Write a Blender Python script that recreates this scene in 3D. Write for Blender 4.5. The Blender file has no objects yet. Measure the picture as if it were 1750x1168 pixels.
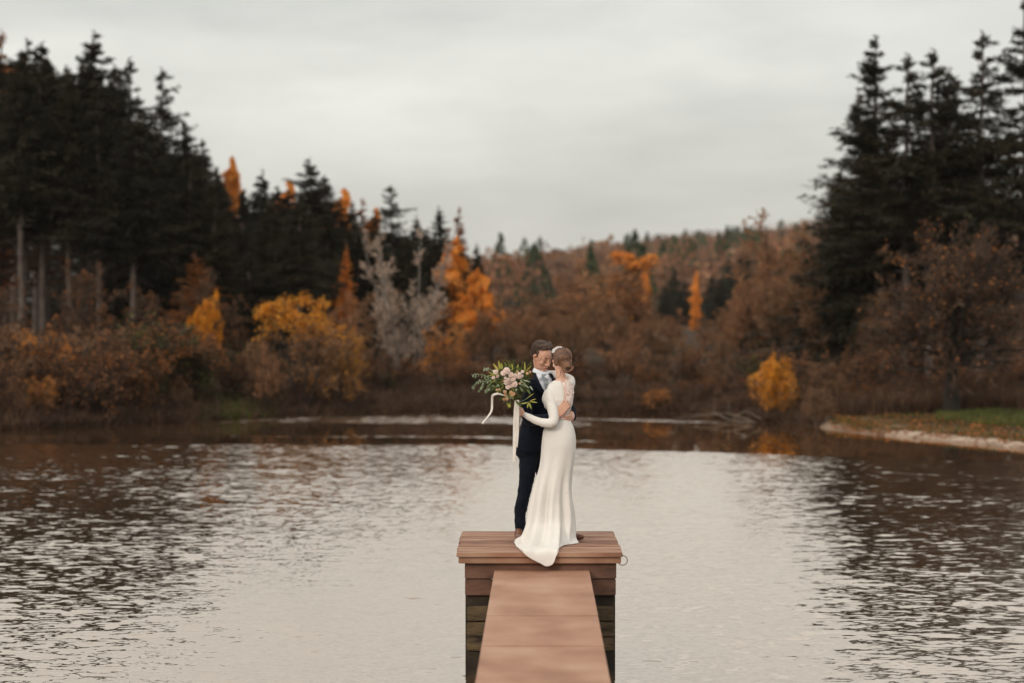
import bpy, bmesh, math, random
import numpy as np
from mathutils import Vector, Matrix

scene = bpy.context.scene
R = math.radians

# ------------------------------------------------------------------ camera
F = 4132.0            # focal length in photo pixels (85 mm on a 36 mm sensor, photo 1750 px wide)
CX, HY = 875.0, 525.0 # principal column and horizon row of the photo
CZ = 3.265            # eye height over the water
cam = bpy.data.cameras.new('camera')
cam.lens = 85.0
cam.sensor_width = 36.0
cam.shift_y = -59.0 / 1750.0
cam.clip_start = 0.1
cam.clip_end = 6000.0
cam.dof.use_dof = True
cam.dof.focus_distance = 22.5
cam.dof.aperture_fstop = 1.5
cam_o = bpy.data.objects.new('camera', cam)
scene.collection.objects.link(cam_o)
cam_o.location = (0, 0, CZ)
cam_o.rotation_euler = (R(90), 0, 0)
scene.camera = cam_o

# ------------------------------------------------------------------ world and sun
SUN_EL, SUN_AZ = R(24), R(212)
world = bpy.data.worlds.new('World')
scene.world = world
world.use_nodes = True
nt = world.node_tree
nt.nodes.clear()
wo = nt.nodes.new('ShaderNodeOutputWorld')
bg = nt.nodes.new('ShaderNodeBackground')
bg.inputs['Strength'].default_value = 0.1
sky = nt.nodes.new('ShaderNodeTexSky')
sky.sky_type = 'NISHITA'
sky.sun_disc = False
sky.sun_elevation = SUN_EL
sky.sun_rotation = SUN_AZ
tc = nt.nodes.new('ShaderNodeTexCoord')
mp = nt.nodes.new('ShaderNodeMapping')
mp.inputs['Scale'].default_value = (1.3, 1.3, 5.0)
mp.inputs['Rotation'].default_value = (0, R(6), 0)
n1 = nt.nodes.new('ShaderNodeTexNoise')
n1.inputs['Scale'].default_value = 2.9
n1.inputs['Detail'].default_value = 5.0
n1.inputs['Roughness'].default_value = 0.58
rp = nt.nodes.new('ShaderNodeValToRGB')
rp.color_ramp.elements[0].position = 0.30
rp.color_ramp.elements[0].color = (4.3, 4.32, 4.08, 1)
rp.color_ramp.elements[1].position = 0.70
rp.color_ramp.elements[1].color = (7.1, 6.98, 6.5, 1)
mx = nt.nodes.new('ShaderNodeMix')
mx.data_type = 'RGBA'
mx.inputs[0].default_value = 0.93
# the overcast is brighter round the hidden sun, behind the photographer
gd = nt.nodes.new('ShaderNodeVectorMath'); gd.operation = 'DOT_PRODUCT'
gd.inputs[1].default_value = (math.sin(SUN_AZ)*math.cos(SUN_EL), math.cos(SUN_AZ)*math.cos(SUN_EL), math.sin(SUN_EL))
mr = nt.nodes.new('ShaderNodeMapRange')
mr.inputs['From Min'].default_value = -0.2
mr.inputs['From Max'].default_value = 1.0
mr.inputs['To Min'].default_value = 1.0
mr.inputs['To Max'].default_value = 1.6
sc_ = nt.nodes.new('ShaderNodeVectorMath'); sc_.operation = 'SCALE'
L = nt.links.new
L(tc.outputs['Generated'], mp.inputs['Vector'])
L(mp.outputs['Vector'], n1.inputs['Vector'])
L(n1.outputs['Fac'], rp.inputs['Fac'])
L(tc.outputs['Generated'], gd.inputs[0])
L(gd.outputs['Value'], mr.inputs['Value'])
L(rp.outputs['Color'], sc_.inputs[0])
L(mr.outputs['Result'], sc_.inputs['Scale'])
L(sky.outputs['Color'], mx.inputs[6])
zs = nt.nodes.new('ShaderNodeSeparateXYZ')
zr = nt.nodes.new('ShaderNodeMapRange')
zr.inputs['From Min'].default_value = 0.05; zr.inputs['From Max'].default_value = 0.32
zr.inputs['To Min'].default_value = 1.0; zr.inputs['To Max'].default_value = 1.5
sc2 = nt.nodes.new('ShaderNodeVectorMath'); sc2.operation = 'SCALE'
L(tc.outputs['Generated'], zs.inputs[0]); L(zs.outputs['Z'], zr.inputs['Value'])
L(sc_.outputs['Vector'], sc2.inputs[0]); L(zr.outputs['Result'], sc2.inputs['Scale'])
L(sc2.outputs['Vector'], mx.inputs[7])
L(mx.outputs[2], bg.inputs['Color'])
L(bg.outputs['Background'], wo.inputs['Surface'])

sun = bpy.data.lights.new('sun', 'SUN')
sun.energy = 1.0
sun.angle = R(14)
sun.color = (1.0, 0.88, 0.74)
sun_o = bpy.data.objects.new('sun', sun)
scene.collection.objects.link(sun_o)
sd = Vector((math.sin(SUN_AZ)*math.cos(SUN_EL), math.cos(SUN_AZ)*math.cos(SUN_EL), math.sin(SUN_EL)))
sun_o.rotation_euler = sd.to_track_quat('Z', 'Y').to_euler()

scene.view_settings.view_transform = 'Standard'
scene.view_settings.look = 'None'
scene.view_settings.exposure = 0.25
scene.view_settings.gamma = 1.0
scene.render.engine = 'CYCLES'
scene.cycles.use_denoising = True
scene.cycles.max_bounces = 6
scene.cycles.diffuse_bounces = 2
scene.cycles.glossy_bounces = 3
scene.cycles.transmission_bounces = 3
scene.cycles.transparent_max_bounces = 6
scene.cycles.caustics_reflective = False
scene.cycles.caustics_refractive = False

# ------------------------------------------------------------------ helpers
def P(px, py, D):
    """A point of the place seen at photo pixel (px, py) at distance D."""
    return np.array([(px-CX)/F*D, D, CZ-(py-HY)/F*D])

def link(o, parent=None):
    scene.collection.objects.link(o)
    if parent is not None:
        o.parent = parent
    return o

def mesh_of(V, faces, name='mesh', smooth=False):
    """faces: list of int arrays, each (n, k)."""
    me = bpy.data.meshes.new(name)
    V = np.asarray(V, dtype=np.float32)
    faces = [np.asarray(f, dtype=np.int32) for f in faces if len(f)]
    me.vertices.add(len(V))
    me.vertices.foreach_set('co', V.ravel())
    tot = np.concatenate([np.full(len(f), f.shape[1], dtype=np.int32) for f in faces])
    loops = np.concatenate([f.ravel() for f in faces])
    me.loops.add(len(loops))
    me.loops.foreach_set('vertex_index', loops)
    me.polygons.add(len(tot))
    me.polygons.foreach_set('loop_start', np.concatenate([[0], np.cumsum(tot)[:-1]]).astype(np.int32))
    me.polygons.foreach_set('loop_total', tot)
    if smooth:
        me.polygons.foreach_set('use_smooth', np.ones(len(tot), dtype=bool))
    me.update(calc_edges=True)
    return me

class MB:
    def __init__(self):
        self.V = []; self.F = {}; self.n = 0
    def add(self, V, *faces):
        V = np.asarray(V, dtype=float).reshape(-1, 3)
        self.V.append(V)
        for f in faces:
            f = np.asarray(f, dtype=np.int64)
            if len(f): self.F.setdefault(f.shape[1], []).append(f + self.n)
        self.n += len(V)
    def mesh(self, name='mesh', smooth=False):
        return mesh_of(np.concatenate(self.V), [np.concatenate(f) for f in self.F.values()], name, smooth)
    def obj(self, name, mat, parent=None, smooth=False):
        o = bpy.data.objects.new(name, self.mesh(name, smooth))
        o.data.materials.append(mat)
        return link(o, parent)

def unit(v):
    v = np.asarray(v, dtype=float)
    return v/np.maximum(np.linalg.norm(v, axis=-1, keepdims=True), 1e-9)

def perp(d, rng):
    return unit(np.cross(d, rng.normal(size=d.shape)))

def segs(mb, A, B, ra, rb, n=4):
    """open prisms from A to B (arrays of N points)"""
    A = A.reshape(-1, 3); B = B.reshape(-1, 3); N = len(A)
    if not N: return
    d = unit(B-A)
    ref = np.where(np.abs(d[:, 2:3]) > 0.9, np.array([[1., 0, 0]]), np.array([[0, 0, 1.]]))
    u = unit(np.cross(d, ref)); v = np.cross(d, u)
    a = np.arange(n)/n*2*np.pi
    ring = u[:, None]*np.cos(a)[None, :, None] + v[:, None]*np.sin(a)[None, :, None]
    ra = np.broadcast_to(ra, (N,)).reshape(N, 1, 1); rb = np.broadcast_to(rb, (N,)).reshape(N, 1, 1)
    V = np.concatenate([A[:, None]+ring*ra, B[:, None]+ring*rb], axis=1)
    i = np.arange(n); j = (i+1) % n
    q = np.stack([i, j, j+n, i+n], axis=1)
    mb.add(V, (q[None]+(np.arange(N)*2*n)[:, None, None]).reshape(-1, 4))

def ribbons(mb, A, B, w0, w1, side):
    N = len(A)
    if not N: return
    w0 = np.broadcast_to(w0, (N,))[:, None]; w1 = np.broadcast_to(w1, (N,))[:, None]
    V = np.stack([A-side*w0, A+side*w0, B+side*w1, B-side*w1], axis=1)
    mb.add(V, np.arange(N*4).reshape(N, 4))

def leaves(mb, C, d, s, ln, wd):
    """pointed leaves: base C, direction d, side s"""
    N = len(C)
    if not N: return
    ln = np.broadcast_to(ln, (N,))[:, None]; wd = np.broadcast_to(wd, (N,))[:, None]
    V = np.stack([C, C+d*ln*0.45+s*wd, C+d*ln, C+d*ln*0.45-s*wd], axis=1)
    mb.add(V, np.arange(N*4).reshape(N, 4))

def grow(rng, S, d, ln, r, k=4, wob=0.15, up=0.0, tip=0.25):
    N = len(S)
    Pn = np.zeros((N, k+1, 3)); Pn[:, 0] = S
    d = unit(d)
    for i in range(k):
        Pn[:, i+1] = Pn[:, i]+d*(ln/k)[:, None]
        d = unit(d+rng.normal(size=d.shape)*wob+np.array([0, 0, up]))
    t = np.linspace(0, 1, k+1)
    Rr = r[:, None]*(1-(1-tip)*t)[None]
    return Pn, Rr

def spawn(rng, Pn, Rr, m, t0, t1, ang, lnf, rf, cut=0.0):
    """m children per branch, at params t0..t1, leaving at angle ang"""
    N, K, _ = Pn.shape; k = K-1
    t = rng.uniform(t0, t1, size=(N, m))*k
    i = np.minimum(t.astype(int), k-1); f = (t-i)[..., None]
    idx = np.arange(N)[:, None]
    S = Pn[idx, i]*(1-f)+Pn[idx, i+1]*f
    d = unit(Pn[idx, i+1]-Pn[idx, i])
    rr = Rr[idx, i]
    L0 = np.linalg.norm(np.diff(Pn, axis=1), axis=2).sum(1)[:, None]
    tt = t/k
    S = S.reshape(-1, 3); d = d.reshape(-1, 3)
    a = np.abs(rng.normal(ang, ang*0.25, size=len(S)))[:, None]
    d2 = d*np.cos(a)+perp(d, rng)*np.sin(a)
    ln = (L0*lnf*(1.15-0.75*tt)*rng.uniform(0.65, 1.25, size=tt.shape)).reshape(-1)
    r = (rr*rf).reshape(-1)
    return S, d2, ln, r, tt.reshape(-1)

def put(mb, Pn, Rr, n):
    segs(mb, Pn[:, :-1], Pn[:, 1:], Rr[:, :-1].reshape(-1), Rr[:, 1:].reshape(-1), n)

def put_rib(mb, rng, Pn, Rr):
    A = Pn[:, :-1].reshape(-1, 3); B = Pn[:, 1:].reshape(-1, 3)
    s = perp(unit(B-A), rng)
    ribbons(mb, A, B, Rr[:, :-1].reshape(-1), Rr[:, 1:].reshape(-1), s)

def tag(o, label=None, cat=None, group=None, kind=None):
    if label: o['label'] = label
    if cat: o['category'] = cat
    if group: o['group'] = group
    if kind: o['kind'] = kind
    return o

def empty(name, loc=(0, 0, 0), rz=0.0):
    o = bpy.data.objects.new(name, None)
    o.location = loc; o.rotation_euler = (0, 0, rz)
    o.empty_display_size = 0.2
    return link(o)

# ------------------------------------------------------------------ materials
def newmat(name):
    m = bpy.data.materials.new(name); m.use_nodes = True
    t = m.node_tree; t.nodes.clear()
    out = t.nodes.new('ShaderNodeOutputMaterial')
    return m, t, out

def N_(t, typ, **kw):
    n = t.nodes.new(typ)
    for k, v in kw.items():
        if k in n.inputs: n.inputs[k].default_value = v
        else: setattr(n, k, v)
    return n

def ramp(t, cols, pos=None):
    r = t.nodes.new('ShaderNodeValToRGB')
    e = r.color_ramp.elements
    pos = pos or [i/(len(cols)-1) for i in range(len(cols))]
    while len(e) < len(cols): e.new(0.5)
    for i, (c, p) in enumerate(zip(cols, pos)):
        e[i].position = p; e[i].color = (*c, 1)
    return r

def leaf_mat(name, cols, trans=0.35, rough=0.6):
    """leaves: a colour per leaf, a slow drift over the crown, light passing through"""
    m, t, out = newmat(name)
    geo = N_(t, 'ShaderNodeNewGeometry')
    oi = N_(t, 'ShaderNodeObjectInfo')
    no = N_(t, 'ShaderNodeTexNoise', Scale=0.9, Detail=2.0)
    tcn = N_(t, 'ShaderNodeTexCoord')
    t.links.new(tcn.outputs['Object'], no.inputs['Vector'])
    a = N_(t, 'ShaderNodeMath', operation='MULTIPLY_ADD'); a.inputs[1].default_value = 0.55; 
    t.links.new(geo.outputs['Random Per Island'], a.inputs[0])
    b = N_(t, 'ShaderNodeMath', operation='MULTIPLY_ADD'); b.inputs[1].default_value = 1.3; b.inputs[2].default_value = -0.5
    t.links.new(no.outputs['Fac'], b.inputs[0])
    t.links.new(b.outputs[0], a.inputs[2])
    c = N_(t, 'ShaderNodeMath', operation='MULTIPLY_ADD'); c.inputs[1].default_value = 0.3
    t.links.new(oi.outputs['Random'], c.inputs[0]); t.links.new(a.outputs[0], c.inputs[2])
    r = ramp(t, cols)
    t.links.new(c.outputs[0], r.inputs['Fac'])
    p = N_(t, 'ShaderNodeBsdfPrincipled', Roughness=rough)
    p.inputs['Specular IOR Level'].default_value = 0.25
    t.links.new(r.outputs['Color'], p.inputs['Base Color'])
    tr = N_(t, 'ShaderNodeBsdfTranslucent')
    t.links.new(r.outputs['Color'], tr.inputs['Color'])
    ms = N_(t, 'ShaderNodeMixShader'); ms.inputs[0].default_value = trans
    t.links.new(p.outputs[0], ms.inputs[1]); t.links.new(tr.outputs[0], ms.inputs[2])
    t.links.new(ms.outputs[0], out.inputs['Surface'])
    return m

def surf_mat(name, cols, scale=4.0, rough=0.7, bump=0.0, bscale=None, detail=5.0, stretch=(1, 1, 1), spec=0.4, sheen=0.0, island=0.0, metal=0.0, lo=0.3, hi=0.7, bdist=0.01):
    m, t, out = newmat(name)
    tcn = N_(t, 'ShaderNodeTexCoord')
    mpn = N_(t, 'ShaderNodeMapping'); mpn.inputs['Scale'].default_value = stretch
    t.links.new(tcn.outputs['Object'], mpn.inputs['Vector'])
    no = N_(t, 'ShaderNodeTexNoise', Scale=scale, Detail=detail)
    t.links.new(mpn.outputs[0], no.inputs['Vector'])
    fac = no.outputs['Fac']
    if island:
        geo = N_(t, 'ShaderNodeNewGeometry')
        ad = N_(t, 'ShaderNodeMath', operation='MULTIPLY_ADD'); ad.inputs[1].default_value = island
        sb = N_(t, 'ShaderNodeMath', operation='SUBTRACT'); sb.inputs[1].default_value = 0.5
        t.links.new(geo.outputs['Random Per Island'], sb.inputs[0])
        t.links.new(sb.outputs[0], ad.inputs[0]); t.links.new(fac, ad.inputs[2]); fac = ad.outputs[0]
    n = len(cols)
    r = ramp(t, cols, [lo+(hi-lo)*i/max(n-1, 1) for i in range(n)])
    t.links.new(fac, r.inputs['Fac'])
    p = N_(t, 'ShaderNodeBsdfPrincipled', Roughness=rough, Metallic=metal)
    p.inputs['Specular IOR Level'].default_value = spec
    if sheen: p.inputs['Sheen Weight'].default_value = sheen
    t.links.new(r.outputs['Color'], p.inputs['Base Color'])
    if bump:
        n2 = N_(t, 'ShaderNodeTexNoise', Scale=bscale or scale*4, Detail=6.0)
        t.links.new(mpn.outputs[0], n2.inputs['Vector'])
        bp = N_(t, 'ShaderNodeBump', Strength=bump, Distance=bdist)
        t.links.new(n2.outputs['Fac'], bp.inputs['Height'])
        t.links.new(bp.outputs[0], p.inputs['Normal'])
    t.links.new(p.outputs[0], out.inputs['Surface'])
    return m

M = {}
M['spruce'] = leaf_mat('spruce_needles', [(0.008, 0.007, 0.003), (0.014, 0.012, 0.005), (0.025, 0.021, 0.008), (0.046, 0.031, 0.012)], 0.08, 0.8)
M['spruce_far'] = leaf_mat('spruce_needles_far', [(0.018, 0.026, 0.014), (0.03, 0.042, 0.02), (0.05, 0.06, 0.028)], 0.1)
M['larch'] = leaf_mat('larch_needles', [(0.25, 0.07, 0.014), (0.66, 0.21, 0.028), (0.90, 0.38, 0.06), (0.5, 0.14, 0.02)], 0.45)
M['larch_red'] = leaf_mat('larch_needles_russet', [(0.18, 0.06, 0.025), (0.32, 0.11, 0.035), (0.42, 0.17, 0.05)], 0.35)
M['gold'] = leaf_mat('golden_leaves', [(0.30, 0.09, 0.012), (0.62, 0.24, 0.02), (0.84, 0.40, 0.05), (0.55, 0.17, 0.015)], 0.45)
M['amber'] = leaf_mat('amber_leaves', [(0.22, 0.07, 0.010), (0.62, 0.23, 0.015), (0.82, 0.36, 0.03), (0.48, 0.14, 0.010)], 0.4)
M['rust'] = leaf_mat('rust_leaves', [(0.10, 0.034, 0.014), (0.20, 0.07, 0.02), (0.36, 0.13, 0.028), (0.15, 0.052, 0.018)], 0.3)
M['dullgreen'] = leaf_mat('dull_green_leaves', [(0.03, 0.035, 0.012), (0.07, 0.075, 0.02), (0.13, 0.11, 0.03)], 0.3)
M['bark'] = surf_mat('bark_dark', [(0.014, 0.010, 0.007), (0.036, 0.025, 0.018)], 3.0, 0.9, 0.6, 12, bdist=0.03)
M['bark_pale'] = surf_mat('bark_pale', [(0.09, 0.075, 0.065), (0.19, 0.16, 0.14)], 2.0, 0.9, 0.4, 12, bdist=0.03)
M['bark_tall'] = surf_mat('bark_spruce', [(0.05, 0.036, 0.03), (0.12, 0.09, 0.075)], 2.0, 0.9, 0.4, 12, bdist=0.03)
M['twig'] = surf_mat('twigs_brown', [(0.105, 0.054, 0.027), (0.30, 0.160, 0.080)], 0.7, 0.85, island=0.5)
M['twig_red'] = surf_mat('twigs_reddish', [(0.155, 0.073, 0.035), (0.38, 0.185, 0.090)], 0.6, 0.85, island=0.5)
M['twig_dark'] = surf_mat('twigs_dark', [(0.036, 0.020, 0.012), (0.10, 0.055, 0.030)], 0.7, 0.85, island=0.5)
M['twig_pale'] = surf_mat('twigs_pale', [(0.25, 0.175, 0.13), (0.47, 0.35, 0.27)], 0.7, 0.85, island=0.5)
M['grass_bright'] = leaf_mat('fresh_grass', [(0.045, 0.050, 0.012), (0.075, 0.085, 0.018), (0.13, 0.13, 0.03)], 0.3)  # a brighter, greener grass for the left patch and the right meadow
M['reed'] = leaf_mat('dry_reeds', [(0.035, 0.02, 0.013), (0.075, 0.04, 0.024), (0.15, 0.08, 0.042)], 0.2)
M['grass'] = leaf_mat('bank_grass', [(0.035, 0.032, 0.010), (0.052, 0.062, 0.014), (0.10, 0.10, 0.022)], 0.25)
M['drift'] = surf_mat('driftwood', [(0.07, 0.05, 0.035), (0.17, 0.125, 0.09)], 3, 0.9)
# ------------------------------------------------------------------ the land
def dshore(py): return F*CZ/(py-HY)
SH_PX = [(0, 737), (150, 730), (300, 723), (400, 718), (480, 714), (550, 711), (700, 709), (900, 708), (1000, 706.5), (1120, 707),
         (1200, 709), (1260, 715), (1300, 722), (1360, 723), (1395, 731), (1480, 743), (1600, 753), (1680, 761), (1750, 769)]
SHORE = [((px-CX)/F*dshore(py), dshore(py)) for px, py in SH_PX]
LAKE = np.array([(-34, 48), (-24, 58), (-18, 62.2)] + SHORE + [(15, 52), (21, 47), (29, 38), (36, 24), (34, 8), (22, 2.5), (6, 2.0), (-6, 2.0), (-22, 2.5), (-36, 8), (-40, 26)])

def sdist(x, y):
    """signed distance to the lake's edge, positive on land"""
    shp = x.shape; x = x.ravel(); y = y.ravel()
    best = np.full(len(x), 1e9); inside = np.zeros(len(x), bool)
    n = len(LAKE)
    for i in range(n):
        ax, ay = LAKE[i]; bx, by = LAKE[(i+1) % n]
        dx, dy = bx-ax, by-ay
        t = np.clip(((x-ax)*dx+(y-ay)*dy)/(dx*dx+dy*dy), 0, 1)
        best = np.minimum(best, np.hypot(x-ax-t*dx, y-ay-t*dy))
        c = ((ay > y) != (by > y))
        with np.errstate(divide='ignore', invalid='ignore'):
            inside ^= c & (x < (bx-ax)*(y-ay)/(by-ay if by != ay else 1e-9)+ax)
    return np.where(inside, -best, best).reshape(shp)

def sm(a, b, v):
    t = np.clip((v-a)/(b-a), 0, 1); return t*t*(3-2*t)

SKY_PX = [-3000, 0, 500, 760, 840, 900, 1000, 1100, 1200, 1300, 1400, 1550, 1750, 2100, 4000]
SKY_PY = [520, 490, 480, 470, 447, 432, 420, 405, 398, 391, 380, 362, 345, 335, 400]
def noise2(x, y, s):
    return (np.sin(x*s*1.0+1.3*np.sin(y*s*0.7+0.4))+np.sin(y*s*1.3+1.1*np.sin(x*s*0.9+2.0)))*0.5

def ground_z(x, y):
    x = np.asarray(x, dtype=float); y = np.asarray(y, dtype=float)
    x, y = np.broadcast_arrays(x, y); shp = x.shape
    x = np.atleast_1d(x); y = np.atleast_1d(y)
    s = sdist(x, y)
    right = sm(8.4, 9.6, x)*sm(80, 72, y)*sm(20, 40, y)       # the low grassy bank on the right
    near = sm(12, 4, y)
    bank = 0.30*sm(0, 0.8, s)+0.35*sm(0.6, 4, s)+0.9*sm(3, 25, s)
    low = 0.13*sm(0, 0.75, s)+0.17*sm(0.7, 3.2, s)+0.15*sm(3, 8, s)+0.9*sm(8, 30, s)
    h = bank*(1-right)+low*right
    h = h*(1-near)+(1.1*sm(0, 2.0, s)+0.5*sm(1.5, 6, s))*near
    h = h+noise2(x, y, 1.7)*0.035*sm(0.3, 2, s)+noise2(x, y, 0.31)*0.12*sm(3, 12, s)
    # the valley's far side
    u = CX+F*x/np.maximum(y, 60.0)
    top = CZ+(HY-np.interp(u, SKY_PX, SKY_PY))/F*900.0-12.5
    f = sm(330, 900, y)
    h = h+f*(np.maximum(top, 0)-1.5)+noise2(x, y, 0.02)*1.6*sm(330, 500, y)*(1-0.5*sm(800, 900, y))
    h = h-sm(900, 1600, y)*10
    h = np.where(s < 0, -1.6*sm(0, 5, -s)-0.02, h)
    return h.reshape(shp)

def gz(x, y): return float(ground_z(np.array([x]), np.array([y]))[0])

def ax_pts(lo, hi, c, d0, k):
    out = [c]; d = d0; v = c
    while v < hi: v += d; d *= k; out.append(v)
    out2 = []; d = d0; v = c
    while v > lo: v -= d; d *= k; out2.append(v)
    return np.array(out2[::-1]+out)
gx = np.concatenate([ax_pts(-1400, -14.2, -14.2, 0.6, 1.09), np.arange(-13.8, 13.9, 0.28), ax_pts(14.2, 1400, 14.2, 0.6, 1.09)])
gx = np.unique(np.round(gx, 3))
gy = np.unique(np.round(np.concatenate([ax_pts(-300, 0, 0, 1.0, 1.25), np.arange(0, 50, 1.0), np.arange(50, 80, 0.25), ax_pts(80, 2600, 80, 0.3, 1.045)]), 3))
X, Y = np.meshgrid(gx, gy)
Z = ground_z(X, Y)
V = np.stack([X, Y, Z], -1).reshape(-1, 3)
ny, nx = X.shape
i = (np.arange(ny-1)[:, None]*nx+np.arange(nx-1)[None]).ravel()
gm = mesh_of(V, [np.stack([i, i+1, i+nx+1, i+nx], 1)], 'ground', True)

m, t, out = newmat('ground_soil')
tcn = N_(t, 'ShaderNodeTexCoord')
na = N_(t, 'ShaderNodeTexNoise', Scale=0.55, Detail=6.0)
nb = N_(t, 'ShaderNodeTexNoise', Scale=9.0, Detail=6.0)
for n in (na, nb): t.links.new(tcn.outputs['Object'], n.inputs['Vector'])
ra = ramp(t, [(0.030, 0.019, 0.013), (0.060, 0.036, 0.022), (0.05, 0.045, 0.018)], [0.35, 0.55, 0.72])
rb = ramp(t, [(0.5, 0.5, 0.5), (1.4, 1.3, 1.2)], [0.35, 0.7])
t.links.new(na.outputs['Fac'], ra.inputs['Fac']); t.links.new(nb.outputs['Fac'], rb.inputs['Fac'])
mu = N_(t, 'ShaderNodeMix', data_type='RGBA', blend_type='MULTIPLY'); mu.inputs[0].default_value = 1.0
t.links.new(ra.outputs['Color'], mu.inputs[6]); t.links.new(rb.outputs['Color'], mu.inputs[7])
# bare pale sand only where the land meets the water on the low right bank
sx = N_(t, 'ShaderNodeSeparateXYZ'); t.links.new(tcn.outputs['Object'], sx.inputs[0])
mz = N_(t, 'ShaderNodeMapRange'); mz.inputs['From Min'].default_value = 0.24; mz.inputs['From Max'].default_value = 0.12
t.links.new(sx.outputs['Z'], mz.inputs['Value'])
mX = N_(t, 'ShaderNodeMapRange'); mX.inputs['From Min'].default_value = 7.6; mX.inputs['From Max'].default_value = 8.3
t.links.new(sx.outputs['X'], mX.inputs['Value'])
mm = N_(t, 'ShaderNodeMath', operation='MULTIPLY'); t.links.new(mz.outputs[0], mm.inputs[0]); t.links.new(mX.outputs[0], mm.inputs[1])
rs = ramp(t, [(0.13, 0.085, 0.055), (0.30, 0.21, 0.15)], [0.35, 0.65]); t.links.new(nb.outputs['Fac'], rs.inputs['Fac'])
mxs = N_(t, 'ShaderNodeMix', data_type='RGBA'); t.links.new(mm.outputs[0], mxs.inputs[0])
t.links.new(mu.outputs[2], mxs.inputs[6]); t.links.new(rs.outputs['Color'], mxs.inputs[7])
p = N_(t, 'ShaderNodeBsdfPrincipled', Roughness=0.95); p.inputs['Specular IOR Level'].default_value = 0.1
t.links.new(mxs.outputs[2], p.inputs['Base Color'])
bp = N_(t, 'ShaderNodeBump', Strength=0.7, Distance=0.05); t.links.new(nb.outputs['Fac'], bp.inputs['Height']); t.links.new(bp.outputs[0], p.inputs['Normal'])
t.links.new(p.outputs[0], out.inputs['Surface'])
gm.materials.append(m)
ground = link(bpy.data.objects.new('ground', gm)); ground['kind'] = 'structure'

# ------------------------------------------------------------------ the water
m, t, out = newmat('lake_water')
tcn = N_(t, 'ShaderNodeTexCoord')
sx = N_(t, 'ShaderNodeSeparateXYZ'); t.links.new(tcn.outputs['Object'], sx.inputs[0])
def mth(op, a, b=None, c=None):
    n = N_(t, 'ShaderNodeMath', operation=op)
    for k, v in enumerate((a, b, c)):
        if v is None: continue
        if isinstance(v, (int, float)): n.inputs[k].default_value = v
        else: t.links.new(v, n.inputs[k])
    return n.outputs[0]
def mrange(v, a, b, c=0.0, d=1.0, kind='SMOOTHSTEP'):
    n = N_(t, 'ShaderNodeMapRange'); n.interpolation_type = kind
    n.inputs['From Min'].default_value = a; n.inputs['From Max'].default_value = b
    n.inputs['To Min'].default_value = c; n.inputs['To Max'].default_value = d
    t.links.new(v, n.inputs['Value']); return n.outputs[0]
def nz(scale, st, detail=3.0, rough=0.5, rot=0.0):
    mpn = N_(t, 'ShaderNodeMapping'); mpn.inputs['Scale'].default_value = st; mpn.inputs['Rotation'].default_value = (0, 0, rot)
    t.links.new(tcn.outputs['Object'], mpn.inputs['Vector'])
    n = N_(t, 'ShaderNodeTexNoise', Scale=scale, Detail=detail, Roughness=rough); t.links.new(mpn.outputs[0], n.inputs['Vector'])
    return n.outputs['Fac']
xx, yy = sx.outputs['X'], sx.outputs['Y']
wob = mth('MULTIPLY_ADD', nz(0.35, (1, 1, 1), 4.0), 2.4, -1.2)
wob2 = mth('MULTIPLY_ADD', nz(2.2, (1, 0.5, 1), 3.0), 1.0, -0.5)
v = mth('MULTIPLY_ADD', mth('MAXIMUM', mth('SUBTRACT', xx, 1.5), 0.0), 0.49, yy)
v = mth('ADD', v, mrange(xx, -1.0, 1.5, 0.0, 1.9))
v = mth('ADD', v, mth('MULTIPLY', mth('ADD', wob, wob2), 0.62))
leftw = mrange(xx, 0.5, 3.0, 1.0, 0.0)
r1 = mrange(v, 57.1, 57.9, 1.0, 0.0)                                            # open wind-ruffled water
r2 = mth('MULTIPLY', mth('MULTIPLY', mrange(v, 60.3, 60.7), mrange(v, 61.1, 61.5, 1.0, 0.0)), 1.3)     # thin ruffled line
r3 = mth('MULTIPLY', mth('MULTIPLY', mrange(v, 67.4, 68.4), mrange(v, 71.4, 72.0, 1.0, 0.0)), mrange(xx, -13.0, -5.0, 0.3, 3.2))     # ruffled strip under the far bank
ruf = mth('MAXIMUM', r1, mth('MULTIPLY', mth('MAXIMUM', mth('MULTIPLY', r2, 0.8), r3), leftw))
# a narrow strip goes on to the right
r4 = mth('MULTIPLY', mrange(v, 71.9, 72.2), mrange(v, 72.7, 73.0, 1.0, 0.0))
ruf = mth('MAXIMUM', ruf, mth('MULTIPLY', r4, mrange(xx, 4.0, 7.0, 2.0, 0.0)))
def vm(op, a, b=None, scale=None):
    n = N_(t, 'ShaderNodeVectorMath', operation=op)
    t.links.new(a, n.inputs[0])
    if b is not None:
        if isinstance(b, tuple): n.inputs[1].default_value = b
        else: t.links.new(b, n.inputs[1])
    if scale is not None:
        if isinstance(scale, (int, float)): n.inputs['Scale'].default_value = scale
        else: t.links.new(scale, n.inputs['Scale'])
    return n.outputs['Value'] if op == 'DOT_PRODUCT' else n.outputs['Vector']
def nzc(scale, st, detail, rough, rot):
    mpn = N_(t, 'ShaderNodeMapping'); mpn.inputs['Scale'].default_value = st; mpn.inputs['Rotation'].default_value = (0, 0, rot)
    t.links.new(tcn.outputs['Object'], mpn.inputs['Vector'])
    n = N_(t, 'ShaderNodeTexNoise', Scale=scale, Detail=detail, Roughness=rough); t.links.new(mpn.outputs[0], n.inputs['Vector'])
    return vm('SUBTRACT', n.outputs['Color'], (0.5, 0.5, 0.5))
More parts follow.
